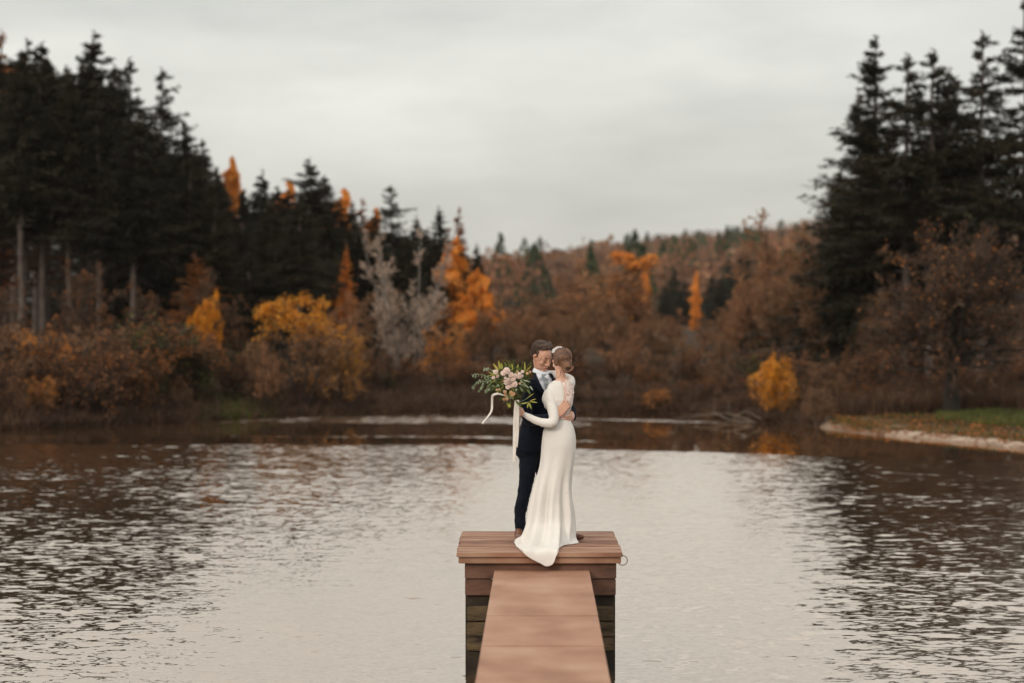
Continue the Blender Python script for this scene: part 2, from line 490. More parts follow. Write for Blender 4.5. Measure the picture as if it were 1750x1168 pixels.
# wavelet slopes at three sizes
slope = vm('ADD', vm('SCALE', nzc(3.3, (0.75, 1.0, 1), 3.0, 0.5, 0.25), scale=0.52), vm('SCALE', nzc(10.0, (0.8, 1.0, 1), 2.0, 0.5, -0.3), scale=0.24))
slope = vm('ADD', slope, vm('SCALE', nzc(0.8, (0.6, 1.0, 1), 2.0, 0.5, 0.5), scale=0.16))
patch = mrange(nz(0.22, (0.5, 1.3, 1), 4.0), 0.35, 0.65, 0.72, 1.15)
amp = mth('MULTIPLY', mth('MULTIPLY_ADD', ruf, 0.985, 0.015), patch)
slope = vm('MULTIPLY', vm('SCALE', slope, scale=amp), (1, 1, 0))
# seen at a low angle only the faces of the wavelets turned towards the eye show
geo = N_(t, 'ShaderNodeNewGeometry')
ih = vm('NORMALIZE', vm('MULTIPLY', geo.outputs['Incoming'], (1, 1, 0)))
s_ = vm('DOT_PRODUCT', slope, ih)
slope = vm('ADD', slope, vm('SCALE', ih, scale=mth('SUBTRACT', mth('ABSOLUTE', s_), s_)))
nrm = vm('NORMALIZE', vm('ADD', slope, (0, 0, 1)))
dif = N_(t, 'ShaderNodeBsdfDiffuse'); dif.inputs['Color'].default_value = (0.12, 0.072, 0.040, 1)
glo = N_(t, 'ShaderNodeBsdfGlossy'); glo.inputs['Color'].default_value = (0.93, 0.85, 0.775, 1)
t.links.new(mrange(ruf, 0.0, 1.0, 0.02, 0.06), glo.inputs['Roughness'])
t.links.new(nrm, glo.inputs['Normal'])
facing = vm('DOT_PRODUCT', nrm, geo.outputs['Incoming'])
refl = mth('MINIMUM', mth('MAXIMUM', mth('MULTIPLY_ADD', facing, -2.1, 1.10), 0.10), 0.93)
ms = N_(t, 'ShaderNodeMixShader')
t.links.new(refl, ms.inputs[0]); t.links.new(dif.outputs[0], ms.inputs[1]); t.links.new(glo.outputs[0], ms.inputs[2])
t.links.new(ms.outputs[0], out.inputs['Surface'])
wv = np.array([(-48, -2, 0), (44, -2, 0), (44, 82, 0), (-48, 82, 0)], float)
wm = mesh_of(wv, [np.array([[0, 1, 2, 3]])], 'water'); wm.materials.append(m)
water = link(bpy.data.objects.new('water', wm)); water['kind'] = 'structure'

# ------------------------------------------------------------------ tree kinds
def thing_tree(name, crown_mesh, trunk_mesh, extra=None):
    return dict(name=name, crown=crown_mesh, trunk=trunk_mesh, extra=extra)

def make_spruce(seed, base=0.1, rad=0.17, droop=0.5, dens=1.0, mat='spruce', thin=0.0, nm='spruce'):
    """unit height 10 m"""
    rng = np.random.default_rng(seed)
    H = 10.0
    tr = MB(); cr = MB()
    kk = 14
    zz = np.linspace(0, H, kk+1)
    px = np.cumsum(rng.normal(0, 0.02, kk+1)); py = np.cumsum(rng.normal(0, 0.02, kk+1)); px -= px[0]; py -= py[0]
    T = np.stack([px, py, zz], 1)
    rr = 0.085*(1-zz/H)**0.8+0.008
    segs(tr, T[:-1], T[1:], rr[:-1], rr[1:], 8)
    # dead stubs under the crown
    nb = int(50*base) if base > 0.15 else 0
    if nb:
        z = rng.uniform(0.12*H, base*H, nb); a = rng.uniform(0, 2*np.pi, nb)
        S = np.stack([np.interp(z, zz, px), np.interp(z, zz, py), z], 1)
        d = np.stack([np.cos(a), np.sin(a), rng.uniform(-0.4, 0.1, nb)], 1)
        Pn, Rr = grow(rng, S, d, rng.uniform(0.2, 0.9, nb), np.full(nb, 0.012), 3, 0.12, -0.05)
        put(tr, Pn, Rr, 3)
    nw = int(58*dens*(1-base)+8)
    tz = 1-(1-np.sort(rng.uniform(0, 1, nw*6)))**(1/1.42)
    z = H*(base+(0.985-base)*tz)
    a = rng.uniform(0, 2*np.pi, len(z))
    prof = (1-tz)**0.92*(1-0.35*np.exp(-tz*9)*(1 if base > 0.25 else 0.2))
    az_l = 1+0.22*np.sin(a*2+seed)+0.15*np.sin(a*3+seed*2+z*0.8)
    ln = H*rad*prof*az_l*rng.uniform(0.35, 1.0, len(z))*np.where(rng.uniform(size=len(z))<0.12, 1.35, 1.0)+0.05
    if thin:
        keep = rng.uniform(size=len(z)) > thin*(0.4+0.6*np.sin(z*2.1+seed)**2); z, a, ln, tz = z[keep], a[keep], ln[keep], tz[keep]
    ln = ln*1.3
    S = np.stack([np.interp(z, zz, px), np.interp(z, zz, py), z], 1)
    up0 = 0.45*tz-droop*0.55*(1-tz)
    d = np.stack([np.cos(a), np.sin(a), up0+rng.normal(0, 0.08, len(z))], 1)
    Pn, Rr = grow(rng, S, d, ln, 0.006+0.012*ln, 5, 0.07, 0.05, 0.2)
    Pn[:, 2:, 2] -= (droop*0.10*ln)[:, None]*np.array([0.4, 0.8, 1.0, 0.9])[None]
    put(tr, Pn, Rr, 3)
    # side sprays
    ns = 13
    S2, d2, l2, r2, t2 = spawn(rng, Pn, Rr, ns, 0.12, 1.0, 0.95, 0.33, 0.5)
    d2[:, 2] = d2[:, 2]*0.35-0.28*droop
    l2 = np.clip(l2, 0.06, 0.55)
    Q, q = grow(rng, S2, d2, l2, r2, 2, 0.12, -0.10)
    dd = unit(Q[:, 1:]-Q[:, :-1])
    for lay in range(4):
        C = Q[:, :-1].reshape(-1, 3)+rng.normal(0, 0.03, (len(Q)*2, 3))
        dr = unit(dd.reshape(-1, 3)+rng.normal(0, 0.42, (len(Q)*2, 3)))
        sd_ = unit(np.cross(dr, np.array([0, 0, 1.0]))+rng.normal(0, 0.5, C.shape))
        leaves(cr, C, dr, sd_, np.repeat(l2, 2)*rng.uniform(0.25, 0.65, len(C))+0.04, rng.uniform(0.014, 0.034, len(C)))
    # leader
    C = np.stack([np.full(26, px[-1]), np.full(26, py[-1]), rng.uniform(H*0.95, H, 26)], 1)
    a = rng.uniform(0, 2*np.pi, 26); dr = unit(np.stack([np.cos(a), np.sin(a), np.full(26, 0.9)], 1))
    leaves(cr, C, dr, perp(dr, rng), rng.uniform(0.05, 0.14, 26), 0.018)
    cm = cr.mesh(nm+'_crown'); cm.materials.append(M[mat])
    tm = tr.mesh(nm+'_trunk', True); tm.materials.append(M['bark_tall'])
    return (nm, cm, tm)

def make_broad(seed, stems=1, H=6.0, spread=0.6, n1=12, n2=8, n3=7, n4=5, upw=0.05, lean=0.12, leafn=0, leafmat=None, leafsz=0.05, twig='twig', bark='bark', base=0.2,
               tw=0.019, ang1=0.8, wob=0.14, nm='tree', leaf_top=0.0, trunk_r=0.10, l1=0.42, leafw=0.5, jit=0.05):
    rng = np.random.default_rng(seed)
    tr = MB(); cr = MB(); lf = MB()
    a = rng.uniform(0, 2*np.pi, stems); rad = 0.0 if stems == 1 else 0.25
    S = np.stack([np.cos(a)*rad*rng.uniform(0, 1, stems), np.sin(a)*rad*rng.uniform(0, 1, stems), np.full(stems, -0.1)], 1)
    ll = np.full(stems, H*0.86)*rng.uniform(0.7 if stems > 1 else 0.97, 1.0, stems)
    d = np.stack([np.cos(a)*lean*rng.uniform(0.4, 1.6, stems), np.sin(a)*lean*rng.uniform(0.4, 1.6, stems), np.ones(stems)], 1)
    if stems == 1: d[:, :2] = rng.normal(0, 0.05, (1, 2))
    P0, R0 = grow(rng, S, d, ll, np.full(stems, trunk_r/stems**0.45), 8, wob*0.45, 0.03, 0.18)
    R0[:, 0] *= 1.35
    put(tr, P0, R0, 8)
    S1, d1, l1_, r1, t1 = spawn(rng, P0, R0, n1, base, 0.98, ang1, l1*spread/0.6, 0.5)
    P1, R1 = grow(rng, S1, d1, l1_, np.maximum(r1, 0.012), 5, wob, upw*1.6, 0.3)
    put(tr, P1, R1, 5)
    S2, d2, l2, r2, t2 = spawn(rng, P1, R1, n2, 0.15, 1.0, 0.7, 0.5, 0.55)
    P2, R2 = grow(rng, S2, d2, l2, np.maximum(r2, tw), 4, wob*1.1, upw, 0.4)
    put(cr, P2, R2, 3)
    S3, d3, l3, r3, t3 = spawn(rng, P2, R2, n3, 0.1, 1.0, 0.65, 0.55, 0.7)
    P3, R3 = grow(rng, S3, d3, l3, np.full(len(S3), tw*0.8), 3, wob*1.2, upw, 0.5)
    put_rib(cr, rng, P3, R3)
    if n4:
        S4, d4, l4, r4, t4 = spawn(rng, P3, R3, n4, 0.1, 1.0, 0.6, 0.55, 0.8)
        P4, R4 = grow(rng, S4, d4, l4, np.full(len(S4), tw*0.55), 2, wob*1.2, upw, 0.5)
        put_rib(cr, rng, P4, R4)
        E = P4
    else: E = P3
    lm = None
    if leafn:
        N = len(E); k = E.shape[1]-1
        cnt = int(N*leafn)
        idx = rng.integers(0, N, cnt)
        if leaf_top:
            zc = E[idx, -1, 2]/H
            keep = rng.uniform(size=cnt) < np.clip((zc-leaf_top)/0.18, 0.04, 1)
            idx = idx[keep]; cnt = len(idx)
        f = rng.uniform(0, 1, cnt)[:, None]; j = rng.integers(0, k, cnt)
        C = E[idx, j]*(1-f)+E[idx, j+1]*f+rng.normal(0, jit, (cnt, 3))
        dr = unit(rng.normal(size=(cnt, 3))+np.array([0, 0, -0.3]))
        lz = leafsz*rng.uniform(0.6, 1.4, cnt)
        leaves(lf, C, dr, perp(dr, rng), lz, lz*leafw)
        lm = lf.mesh(nm+'_leaves'); lm.materials.append(M[leafmat])
    cm = cr.mesh(nm+'_twigs'); cm.materials.append(M[twig])
    tm = tr.mesh(nm+'_trunk', True); tm.materials.append(M[bark])
    # true top of the figure, for scaling
    top = float(np.percentile(P3[:, -1, 2], 96.5))
    return (nm, cm, tm, lm, top)

KIND = {}
def place(kind, px, D, top_py, label, group=None, cat='tree', rz=None, wide=1.0, mats=None, name=None, sink=0.0, i=[0]):
    """a tree of one kind whose foot is at (px, D) and whose tip reaches photo row top_py"""
    i[0] += 1
    rng = random.Random(i[0]*7+3)
    K = KIND[kind]
    x = (px-CX)/F*D
    z0 = gz(x, D)-sink
    h = CZ+(HY-top_py)/F*D-z0
    H = 10.0 if len(K) == 3 else K[4]
    s = h/H
    o = empty(name or K[0], (x, D, z0), rng.uniform(0, 6.28) if rz is None else rz)
    w = s*wide
    o.scale = (w, w, s)
    tag(o, label, cat, group)
    parts = [('trunk', K[2])]
    if len(K) == 3: parts.append(('crown', K[1]))
    else:
        parts.append(('crown', K[1]))
        if K[3] is not None: parts.append(('leaves', K[3]))
    for pn, me in parts:
        if cat == 'bush' and pn == 'trunk': pn = 'stem'
        c = bpy.data.objects.new(pn, me); link(c, o)
        if mats and pn in mats:
            c.material_slots[0].link = 'OBJECT'; c.material_slots[0].material = M[mats[pn]]
    return o

KIND['spruce_a'] = make_spruce(1, 0.06, 0.175, 0.55, 1.0)
KIND['spruce_b'] = make_spruce(2, 0.10, 0.155, 0.5, 1.0)
KIND['spruce_c'] = make_spruce(3, 0.42, 0.15, 0.45, 1.1)
KIND['spruce_d'] = make_spruce(4, 0.50, 0.135, 0.5, 1.1)
KIND['spruce_e'] = make_spruce(5, 0.44, 0.18, 0.5, 1.1, thin=0.68)
KIND['spruce_f'] = make_spruce(6, 0.30, 0.17, 0.7, 0.55, thin=0.5)
KIND['larch_a'] = make_spruce(11, 0.22, 0.15, 0.35, 0.75, 'larch', thin=0.2, nm='larch')
KIND['larch_b'] = make_spruce(12, 0.15, 0.19, 0.35, 0.8, 'larch', thin=0.15, nm='larch')
KIND['larch_c'] = make_spruce(13, 0.2, 0.11, 0.3, 0.6, 'larch_red', thin=0.35, nm='larch')
KIND['alder_a'] = make_broad(21, 3, 7, 0.50, 16, 8, 6, 4, 0.08, 0.14, twig='twig', nm='alder', leafn=0.05, leafmat='rust', leafsz=0.06)
KIND['alder_b'] = make_broad(22, 4, 7, 0.55, 13, 8, 6, 4, 0.07, 0.20, twig='twig_red', nm='alder', leafn=0.06, leafmat='rust', leafsz=0.06)
KIND['alder_c'] = make_broad(23, 1, 8, 0.60, 30, 9, 7, 4, 0.05, twig='twig', nm='alder', leafn=0.12, leafmat='rust', leafsz=0.07)
KIND['alder_d'] = make_broad(24, 2, 7, 0.60, 20, 8, 6, 4, 0.04, 0.16, twig='twig_dark', nm='alder', leafn=0.16, leafmat='rust', leafsz=0.06)
KIND['alder_gold'] = make_broad(25, 3, 7, 0.62, 15, 8, 6, 4, 0.05, 0.18, twig='twig_red', nm='alder', leafn=1.6, leafmat='larch', leafsz=0.10, leaf_top=0.70)
KIND['poplar'] = make_broad(31, 9, 9, 0.36, 14, 7, 5, 2, 0.13, 0.20, twig='twig_pale', bark='bark_pale', nm='poplar', tw=0.020, ang1=0.42, base=0.12, l1=0.32, trunk_r=0.15)
KIND['birch'] = make_broad(32, 3, 6, 0.62, 15, 8, 6, 4, 0.05, 0.25, twig='twig', nm='birch', leafn=1.15, leafmat='gold', leafsz=0.075, leaf_top=0.45, jit=0.1)
KIND['bush_gold'] = make_broad(33, 16, 3, 0.50, 11, 6, 5, 3, 0.06, 0.30, twig='twig', nm='bush', leafn=2.3, leafmat='amber', leafsz=0.06, base=0.05, trunk_r=0.06, jit=0.07)
KIND['bush_a'] = make_broad(41, 12, 3.5, 0.62, 9, 6, 5, 4, -0.02, 0.45, twig='twig_dark', nm='bush', base=0.08, trunk_r=0.06, wob=0.16, leafn=0.12, leafmat='larch_red', leafsz=0.055, tw=0.015)
KIND['bush_b'] = make_broad(42, 14, 3.5, 0.55, 9, 6, 5, 3, 0.02, 0.35, twig='twig', nm='bush', base=0.08, trunk_r=0.05, wob=0.14, tw=0.015)
KIND['bush_c'] = make_broad(43, 10, 3.5, 0.62, 9, 6, 5, 4, 0.0, 0.40, twig='twig', nm='bush', base=0.08, trunk_r=0.06, leafn=0.3, leafmat='larch', leafsz=0.05, tw=0.015)
KIND['bush_d'] = make_broad(44, 12, 3.5, 0.60, 9, 6, 5, 4, 0.0, 0.42, twig='twig_dark', nm='bush', base=0.08, trunk_r=0.06, leafn=0.3, leafmat='rust', leafsz=0.06, tw=0.015)
KIND['bush_e'] = make_broad(45, 9, 3.0, 0.60, 9, 6, 5, 4, 0.02, 0.35, twig='twig_dark', nm='bush', base=0.08, trunk_r=0.05, leafn=0.2, leafmat='dullgreen', leafsz=0.06, tw=0.015)
KIND['oak'] = make_broad(52, 3, 6.2, 0.85, 22, 9, 7, 5, 0.015, 0.16, twig='twig_dark', bark='bark', nm='old_tree', leafn=0.07, leafmat='larch_red', leafsz=0.07, base=0.30, ang1=1.0, trunk_r=0.27, wob=0.2, l1=0.46)

def warp(kind, prof, squash=True):
    """fit a bush's width to a profile over its height"""
    K = KIND[kind]; H = K[4]
    def co(me):
        v = np.empty(len(me.vertices)*3, np.float32); me.vertices.foreach_get('co', v); return v.reshape(-1, 3)
    L_ = co(K[3]); zb = np.linspace(0, H, 15); rr = np.hypot(L_[:, 0], L_[:, 1]); cur = []
    for z_ in zb:
        k = np.abs(L_[:, 2]-z_) < H*0.07; cur.append(np.percentile(rr[k], 88) if k.sum() > 20 else np.nan)
    cur = np.array(cur); ok = ~np.isnan(cur); cur = np.interp(zb, zb[ok], cur[ok])
    for me in (K[1], K[2], K[3]):
        v = co(me); th_ = np.arctan2(v[:, 1], v[:, 0])
        lump = 1+0.16*np.sin(th_*3+v[:, 2]*2.1)+0.13*np.sin(th_*5-v[:, 2]*4.3+1)+0.10*np.sin(th_*8+v[:, 2]*7)
        v[:, 2] *= 1+0.07*np.sin(th_*2+0.7)+0.05*np.sin(th_*5+np.hypot(v[:, 0], v[:, 1])*4)
        f = lump* np.interp(v[:, 2], zb, np.array([prof(z_/H) for z_ in zb])*H/cur); v[:, 0] *= f; v[:, 1] *= f
        z_ = v[:, 2].copy()
        if squash: v[:, 2] = np.where(z_ > 0.84*H, 0.84*H+(z_-0.84*H)*0.35, z_)
        me.vertices.foreach_set('co', v.ravel()); me.update()
KIND['bush_oval'] = make_broad(34, 14, 3, 0.50, 13, 6, 5, 3, 0.02, 0.35, twig='twig', nm='bush', leafn=0.95, leafmat='amber', leafsz=0.055, base=0.03, trunk_r=0.05, jit=0.09)
warp('bush_oval', lambda u: 0.19+0.24*math.sqrt(max(0, 1-((u-0.42)/0.60)**2)))

KIND['larch_cloud'] = make_broad(61, 1, 9, 0.26, 46, 8, 6, 3, 0.0, twig='twig_red', bark='bark_tall', nm='larch', leafn=2.3, leafmat='larch', leafsz=0.11, base=0.14, ang1=1.15, trunk_r=0.10, wob=0.13, l1=0.30, jit=0.10, leafw=0.3)
KIND['larch_slim'] = make_broad(62, 1, 9, 0.17, 44, 8, 6, 3, 0.03, twig='twig_red', bark='bark_tall', nm='larch', leafn=2.2, leafmat='larch', leafsz=0.10, base=0.16, ang1=1.0, trunk_r=0.09, wob=0.13, l1=0.26, jit=0.08, leafw=0.3)

warp('larch_slim', lambda u: 0.030+0.10*max(0, 1-u)**0.55*min(1, 0.4+u*2))
warp('larch_cloud', lambda u: 0.030+0.16*max(0, 1-u)**0.55*min(1, 0.5+u*2))
LANDMARKS = [(5, 'the left edge of the view'), (60, 'the leftmost pointed spruce'), (149, 'the tallest left spruce'), (210, 'the spruce beside the tallest left one'), (271, 'the see-through left spruce'), (352, 'the narrow orange-yellow sapling'), (428, 'the small green bank patch'), (515, 'the golden-leaved tree'),
             (600, 'the narrow orange larch'), (690, 'the pale silvery tree'), (785, 'the large orange larches'), (858, 'the bouquet'), (915, 'the groom'), (962, 'the bride'), (1030, 'the orange-topped tree'), (1110, 'the thin yellow larch'), (1194, 'the column-shaped larch'),
             (1260, 'the drowned branches'), (1324, 'the golden waterside bush'), (1400, 'the sandy tip of the right bank'), (1470, 'the left flank of the right spruces'), (1540, 'the pale bare stem among the right spruces'), (1626, 'the old lakeside tree'), (1690, 'the spired right spruce'), (1745, 'the sparse hanging conifer')]
USED = set()
def where(desc, px):
    near = sorted(LANDMARKS, key=lambda q: abs(q[0]-px))
    for x, nm in near[:5]:
        d = px-x
        opts = ['in line with'] if abs(d) < 9 else []
        opts += ['just left of', 'left of'] if d < 0 else ['just right of', 'right of']
        for o_ in opts:
            s_ = f'{desc} {o_} {nm}'
            if s_ not in USED and len(s_.split()) <= 16:
                USED.add(s_); return s_
    return desc
# ------------------------------------------------------------------ the left wood
GL = 'tall spruces of the wood on the left'
for kind, px, D, top, wide, lab in [
    ('spruce_c', 38, 92, 66, 1.0, 'dark tall spruce with bare lower trunk, leftmost pointed top of the left wood'),
    ('spruce_d', 72, 96, 72, 1.1, 'dark spruce crowded close to the left of the tallest spired one'),
    ('spruce_c', 149, 92, 52, 1.15, 'tallest spired dark spruce of the left wood'),
    ('spruce_d', 196, 98, 112, 1.0, 'dark spruce right beside the tallest one, a little shorter'),
    ('spruce_e', 226, 100, 98, 0.95, 'thin pale-topped spruce between the tallest one and the see-through one'),
    ('spruce_e', 271, 98, 116, 1.05, 'see-through spruce with gappy branches against the sky on the left slope'),
    ('spruce_a', 312, 97, 205, 1.0, 'dense spruce at the foot of the see-through one, falling treeline'),
    ('spruce_a', 340, 99, 238, 1.05, 'broad dense spruce just left of the small orange larch tip'),
    ('spruce_b', 372, 101, 285, 1.0, 'low dense spruce directly under the small orange larch tip'),
    ('spruce_b', 447, 104, 290, 1.05, 'dark spruce just right of the first orange larch'),
    ('spruce_c', 480, 107, 318, 1.1, 'blunt dark spruce in the dip of the treeline above the golden tree'),
    ('spruce_c', 536, 106, 270, 1.0, 'sharp-topped dark spruce standing above the golden tree'),
    ('spruce_d', 556, 109, 300, 1.1, 'dark spruce filling in right behind the sharp-topped one'),
    ('spruce_a', 606, 110, 345, 0.9, 'brownish spruce below the orange tip in the middle of the left treeline'),
    ('spruce_b', 640, 112, 362, 1.0, 'dark spruce between two orange tips above the pale poplar'),
    ('spruce_e', 670, 111, 316, 1.0, 'thin dark spruce with feathery tip above the pale poplar'),
    ('spruce_b', 711, 114, 368, 1.1, 'rounded green spruce just right of the pale poplar tip'),
    ('spruce_b', 750, 116, 352, 1.05, 'pointed green spruce directly left of the russet larch'),
    ('spruce_b', 732, 112, 396, 1.0, 'low dark spruce behind the right side of the pale poplar'),
    ('spruce_b', 815, 124, 414, 0.8, 'small green spruce at the right end of the left wood'),
    ('spruce_a', 428, 88, 430, 1.5, 'low dark spruce branching to the ground left of the golden tree'),
    ('spruce_b', 686, 80, 548, 1.6, 'small dark young spruce in front of the pale poplar'),
]:
    place(kind, px, D, top, lab, GL, wide=wide*(1.3 if px < 300 or D < 90 else 1.6))
for kind, px, D, top, wide, lab in [
    ('larch_c', 2, 96, 50, 1.2, 'orange larch cut by the left edge of the view, high among dark spruces'),
    ('larch_slim', 404, 105, 252, 0.75, 'bright orange larch poking out above the left wood, the first from the left'),
    ('larch_slim', 504, 110, 296, 0.8, 'small orange larch tip between two dark spruces above the golden tree'),
    ('larch_slim', 599, 113, 310, 0.9, 'tall narrow orange larch in the middle of the left treeline'),
    ('larch_a', 582, 108, 345, 0.8, 'orange larch half hidden just left of the tall narrow one'),
    ('larch_c', 624, 112, 338, 1.2, 'orange larch right beside the tall narrow one, slightly lower'),
    ('larch_slim', 650, 115, 345, 0.8, 'orange larch tip directly left of the feathery spruce'),
    ('larch_c', 787, 112, 352, 0.95, 'slim russet larch with thin spire at the right end of the left wood'),
    ('larch_cloud', 782, 98, 388, 0.8, 'large glowing orange larch left of the couple, upper part of the orange mass'),
    ('larch_cloud', 820, 94, 448, 1.0, 'large glowing orange larch left of the couple, lower right part of the orange mass'),
    ('larch_a', 590, 96, 420, 0.6, 'thin orange larch showing between dark trunks behind the pale poplar'),
]:
    place(kind, px, D, top, lab, 'orange larches of the left wood', wide=wide*1.6)
rng = random.Random(5)
TOPX = [-60, 0, 40, 150, 270, 330, 380, 440, 540, 620, 700, 760, 820, 860]
TOPY = [60, 80, 90, 95, 190, 240, 295, 320, 315, 370, 385, 385, 430, 470]
k = 0
for row, D in enumerate([91, 100, 109, 119]):
    px = -55 + row*13
    while px < 825:
        if not (D < 100 and px > 540):
            dd = D+rng.uniform(-3, 3)
            top = np.interp(px, TOPX, TOPY)+rng.uniform(6, 48 if px < 300 else 26)
            kd = rng.choice(['spruce_c', 'spruce_d', 'spruce_c']) if px < 230 or 440 < px < 700 else rng.choice(['spruce_a', 'spruce_b', 'spruce_a', 'spruce_c'])
            place(kd, px, dd, top, 'dark spruce deep inside the left wood, its tip below the outer treetops', 'spruces deep inside the left wood', wide=rng.uniform(1.3, 1.7))
        px += rng.uniform(30, 52)*100/D

rng = random.Random(6)
for px in list(range(62, 330, 26))+list(range(395, 800, 27)):
    place(rng.choice(['spruce_a', 'spruce_b']), px+rng.uniform(-6, 6), 132+rng.uniform(-5, 5), (np.interp(px, [60, 250, 330, 400, 800], [350, 330, 340, 400, 430])+rng.uniform(-15, 20)),
          where('low dark spruce at the back of the left wood', px), 'low spruces at the back of the left wood', wide=rng.uniform(1.3, 1.7))
place('poplar', 692, 79, 400, 'pale silvery bare tree with upswept branches in front of the left wood', wide=1.15)
place('birch', 520, 73, 518, 'rounded golden-leaved tree on the left bank', wide=1.12)
place('bush_c', 574, 74, 575, 'looser golden sapling right against the rounded golden tree', wide=0.9, cat='tree', name='sapling', mats={'leaves': 'gold'})
place('bush_gold', 352, 76, 530, 'narrow orange-yellow sapling in the dark thicket left of the golden tree', wide=0.42, cat='tree', name='sapling')
place('bush_c', 755, 78, 565, 'orange-leaved bush below the pale bare tree', wide=0.9, cat='bush')
place('larch_a', 340, 86, 430, 'brown feathery conifer fading in front of dark spruces at left', 'orange larches of the left wood', wide=2.2, mats={'crown': 'rust'})
# bare trees right behind the left bank
for kind, px, D, top, wide, lab in [
    ('alder_d', 20, 72, 495, 1.1, 'bare brown tree with a few orange leaves at the left edge'),
    ('alder_d', 105, 74, 470, 1.1, 'bare brown tree below the gaps between the left trunks'),
    ('alder_d', 185, 73, 468, 1.1, 'brown tree with yellowish tops in front of the left wood'),
    ('alder_d', 255, 74, 500, 1.1, 'bare arching tree right of the yellowish-topped one'),
    ('alder_d', 318, 76, 478, 1.0, 'dark bare tree in front of the dense left spruces'),
    ('alder_d', 395, 77, 520, 1.1, 'bare grey-brown tree left of the golden tree'),
    ('alder_b', 585, 78, 515, 1.0, 'bare brown tree just right of the golden tree'),
    ('alder_a', 635, 81, 500, 1.0, 'bare brown tree touching the left side of the pale poplar'),
    ('alder_d', 735, 80, 535, 1.0, 'dark bare tree below the right side of the pale poplar'),
    ('alder_b', 800, 84, 545, 1.1, 'bare brown tree standing before the large orange larches'),
    ('alder_a', 848, 84, 530, 1.1, 'bare brown tree right behind the bouquet'),
]:
    place(kind, px, D, top, lab, 'bare trees behind the left bank', wide=wide)
# the thicket along the left bank
rng = random.Random(9)
for row in range(3):
    px = -30+row*19
    while px < 870:
        d0 = np.interp(px, [p[0] for p in SH_PX], [q[1] for q in SHORE])
        D = d0+1.0+row*2.3+rng.uniform(-0.4, 0.6)
        if 365 < px < 455 and row < 1: px += 40; continue
        kd = rng.choice(['bush_a', 'bush_b', 'bush_d', 'bush_a', 'bush_a', 'bush_d', 'bush_e'] if px > 120 else ['bush_c', 'bush_d', 'bush_a', 'bush_b'])
        top = np.interp(px, [-30, 60, 200, 330, 420, 560, 700, 870], [575, 590, 560, 590, 640, 625, 640, 640])+rng.uniform(-10, 34)-row*14+(10 if row == 0 else 0)
        if row == 0: top += 28
        place(kd, px, D, top, where(('low waterside bush', 'twiggy brown mid-thicket bush', 'tall brown bush at the thicket back')[row], px),
              'thicket bushes on the left bank, '+('front row', 'middle row', 'back row')[row], cat='bush', wide=rng.uniform(0.9, 1.5))
        px += rng.uniform(34, 58)
place('alder_b', 455, 71.6, 600, 'bare many-stemmed tree on the small green patch of the left bank', wide=1.0)
place('alder_a', 428, 72.2, 585, 'slender bare tree with a forked stem beside the green patch', wide=0.8)

# ------------------------------------------------------------------ the far bank, middle
for kind, px, D, top, wide, lab in [
    ('alder_b', 880, 92, 520, 1.2, 'reddish bare tree rising behind the groom'),
    ('alder_a', 925, 104, 505, 1.2, 'bare tree rising straight above the heads of the couple'),
    ('alder_c', 958, 88, 560, 1.0, 'russet tree just right of the couple'),
    ('alder_gold', 1028, 100, 472, 1.35, 'broad tree with orange upper twigs right of the couple'),
    ('alder_b', 990, 108, 492, 1.2, 'reddish bare tree behind the left side of the orange-topped one'),
    ('alder_a', 1045, 84, 545, 1.2, 'bare brown tree in front of the orange-topped one'),
    ('alder_b', 1085, 102, 510, 1.2, 'reddish bare tree behind the right side of the orange-topped one'),
    ('alder_a', 1110, 86, 550, 1.2, 'bare brown tree below the thin yellow larch on the slope'),
    ('alder_b', 1150, 95, 535, 1.2, 'reddish bare tree left of the bright column-shaped larch'),
    ('alder_a', 1165, 80, 580, 1.1, 'thin bare tree at the water left of the drowned branches'),
    ('alder_c', 1205, 90, 545, 1.1, 'russet-dotted tree right under the bright column-shaped larch'),
    ('alder_b', 1245, 96, 520, 1.2, 'reddish bare tree below the rounded green pine'),
    ('alder_a', 1232, 80, 570, 1.1, 'bare tree directly behind the drowned branches'),
    ('alder_b', 1290, 90, 500, 1.2, 'reddish bare tree above the golden bush'),
    ('alder_a', 1310, 82, 520, 1.1, 'bare brown tree right behind the golden bush'),
    ('alder_b', 1347, 92, 388, 1.0, 'tallest reddish bare tree left of the dark right spruces'),
    ('alder_c', 1375, 82, 440, 0.95, 'russet tree with dark leaning stem left of the big spruce'),
    ('alder_b', 1315, 100, 432, 1.1, 'reddish bare tree behind the tallest one left of the right spruces'),
    ('alder_a', 1410, 80, 560, 1.1, 'brown tree at the foot of the big right spruce'),
    ('alder_b', 1388, 90, 405, 0.9, 'slim reddish bare tree touching the left edge of the big right spruces'),
    ('alder_a', 895, 80, 590, 1.2, 'low bare tree behind the groom, close to the water'),
    ('alder_a', 985, 80, 580, 1.2, 'low bare tree right of the bride, close to the water'),
    ('alder_b', 1070, 79, 600, 1.2, 'low reddish tree at the far bank behind dark weeds'),
]:
    place(kind, px, D, top-(34 if (960 < px < 1100 or px > 1270) and top > 470 else 0), lab, 'bare trees of the far bank', wide=wide*1.25)
rng = random.Random(19)
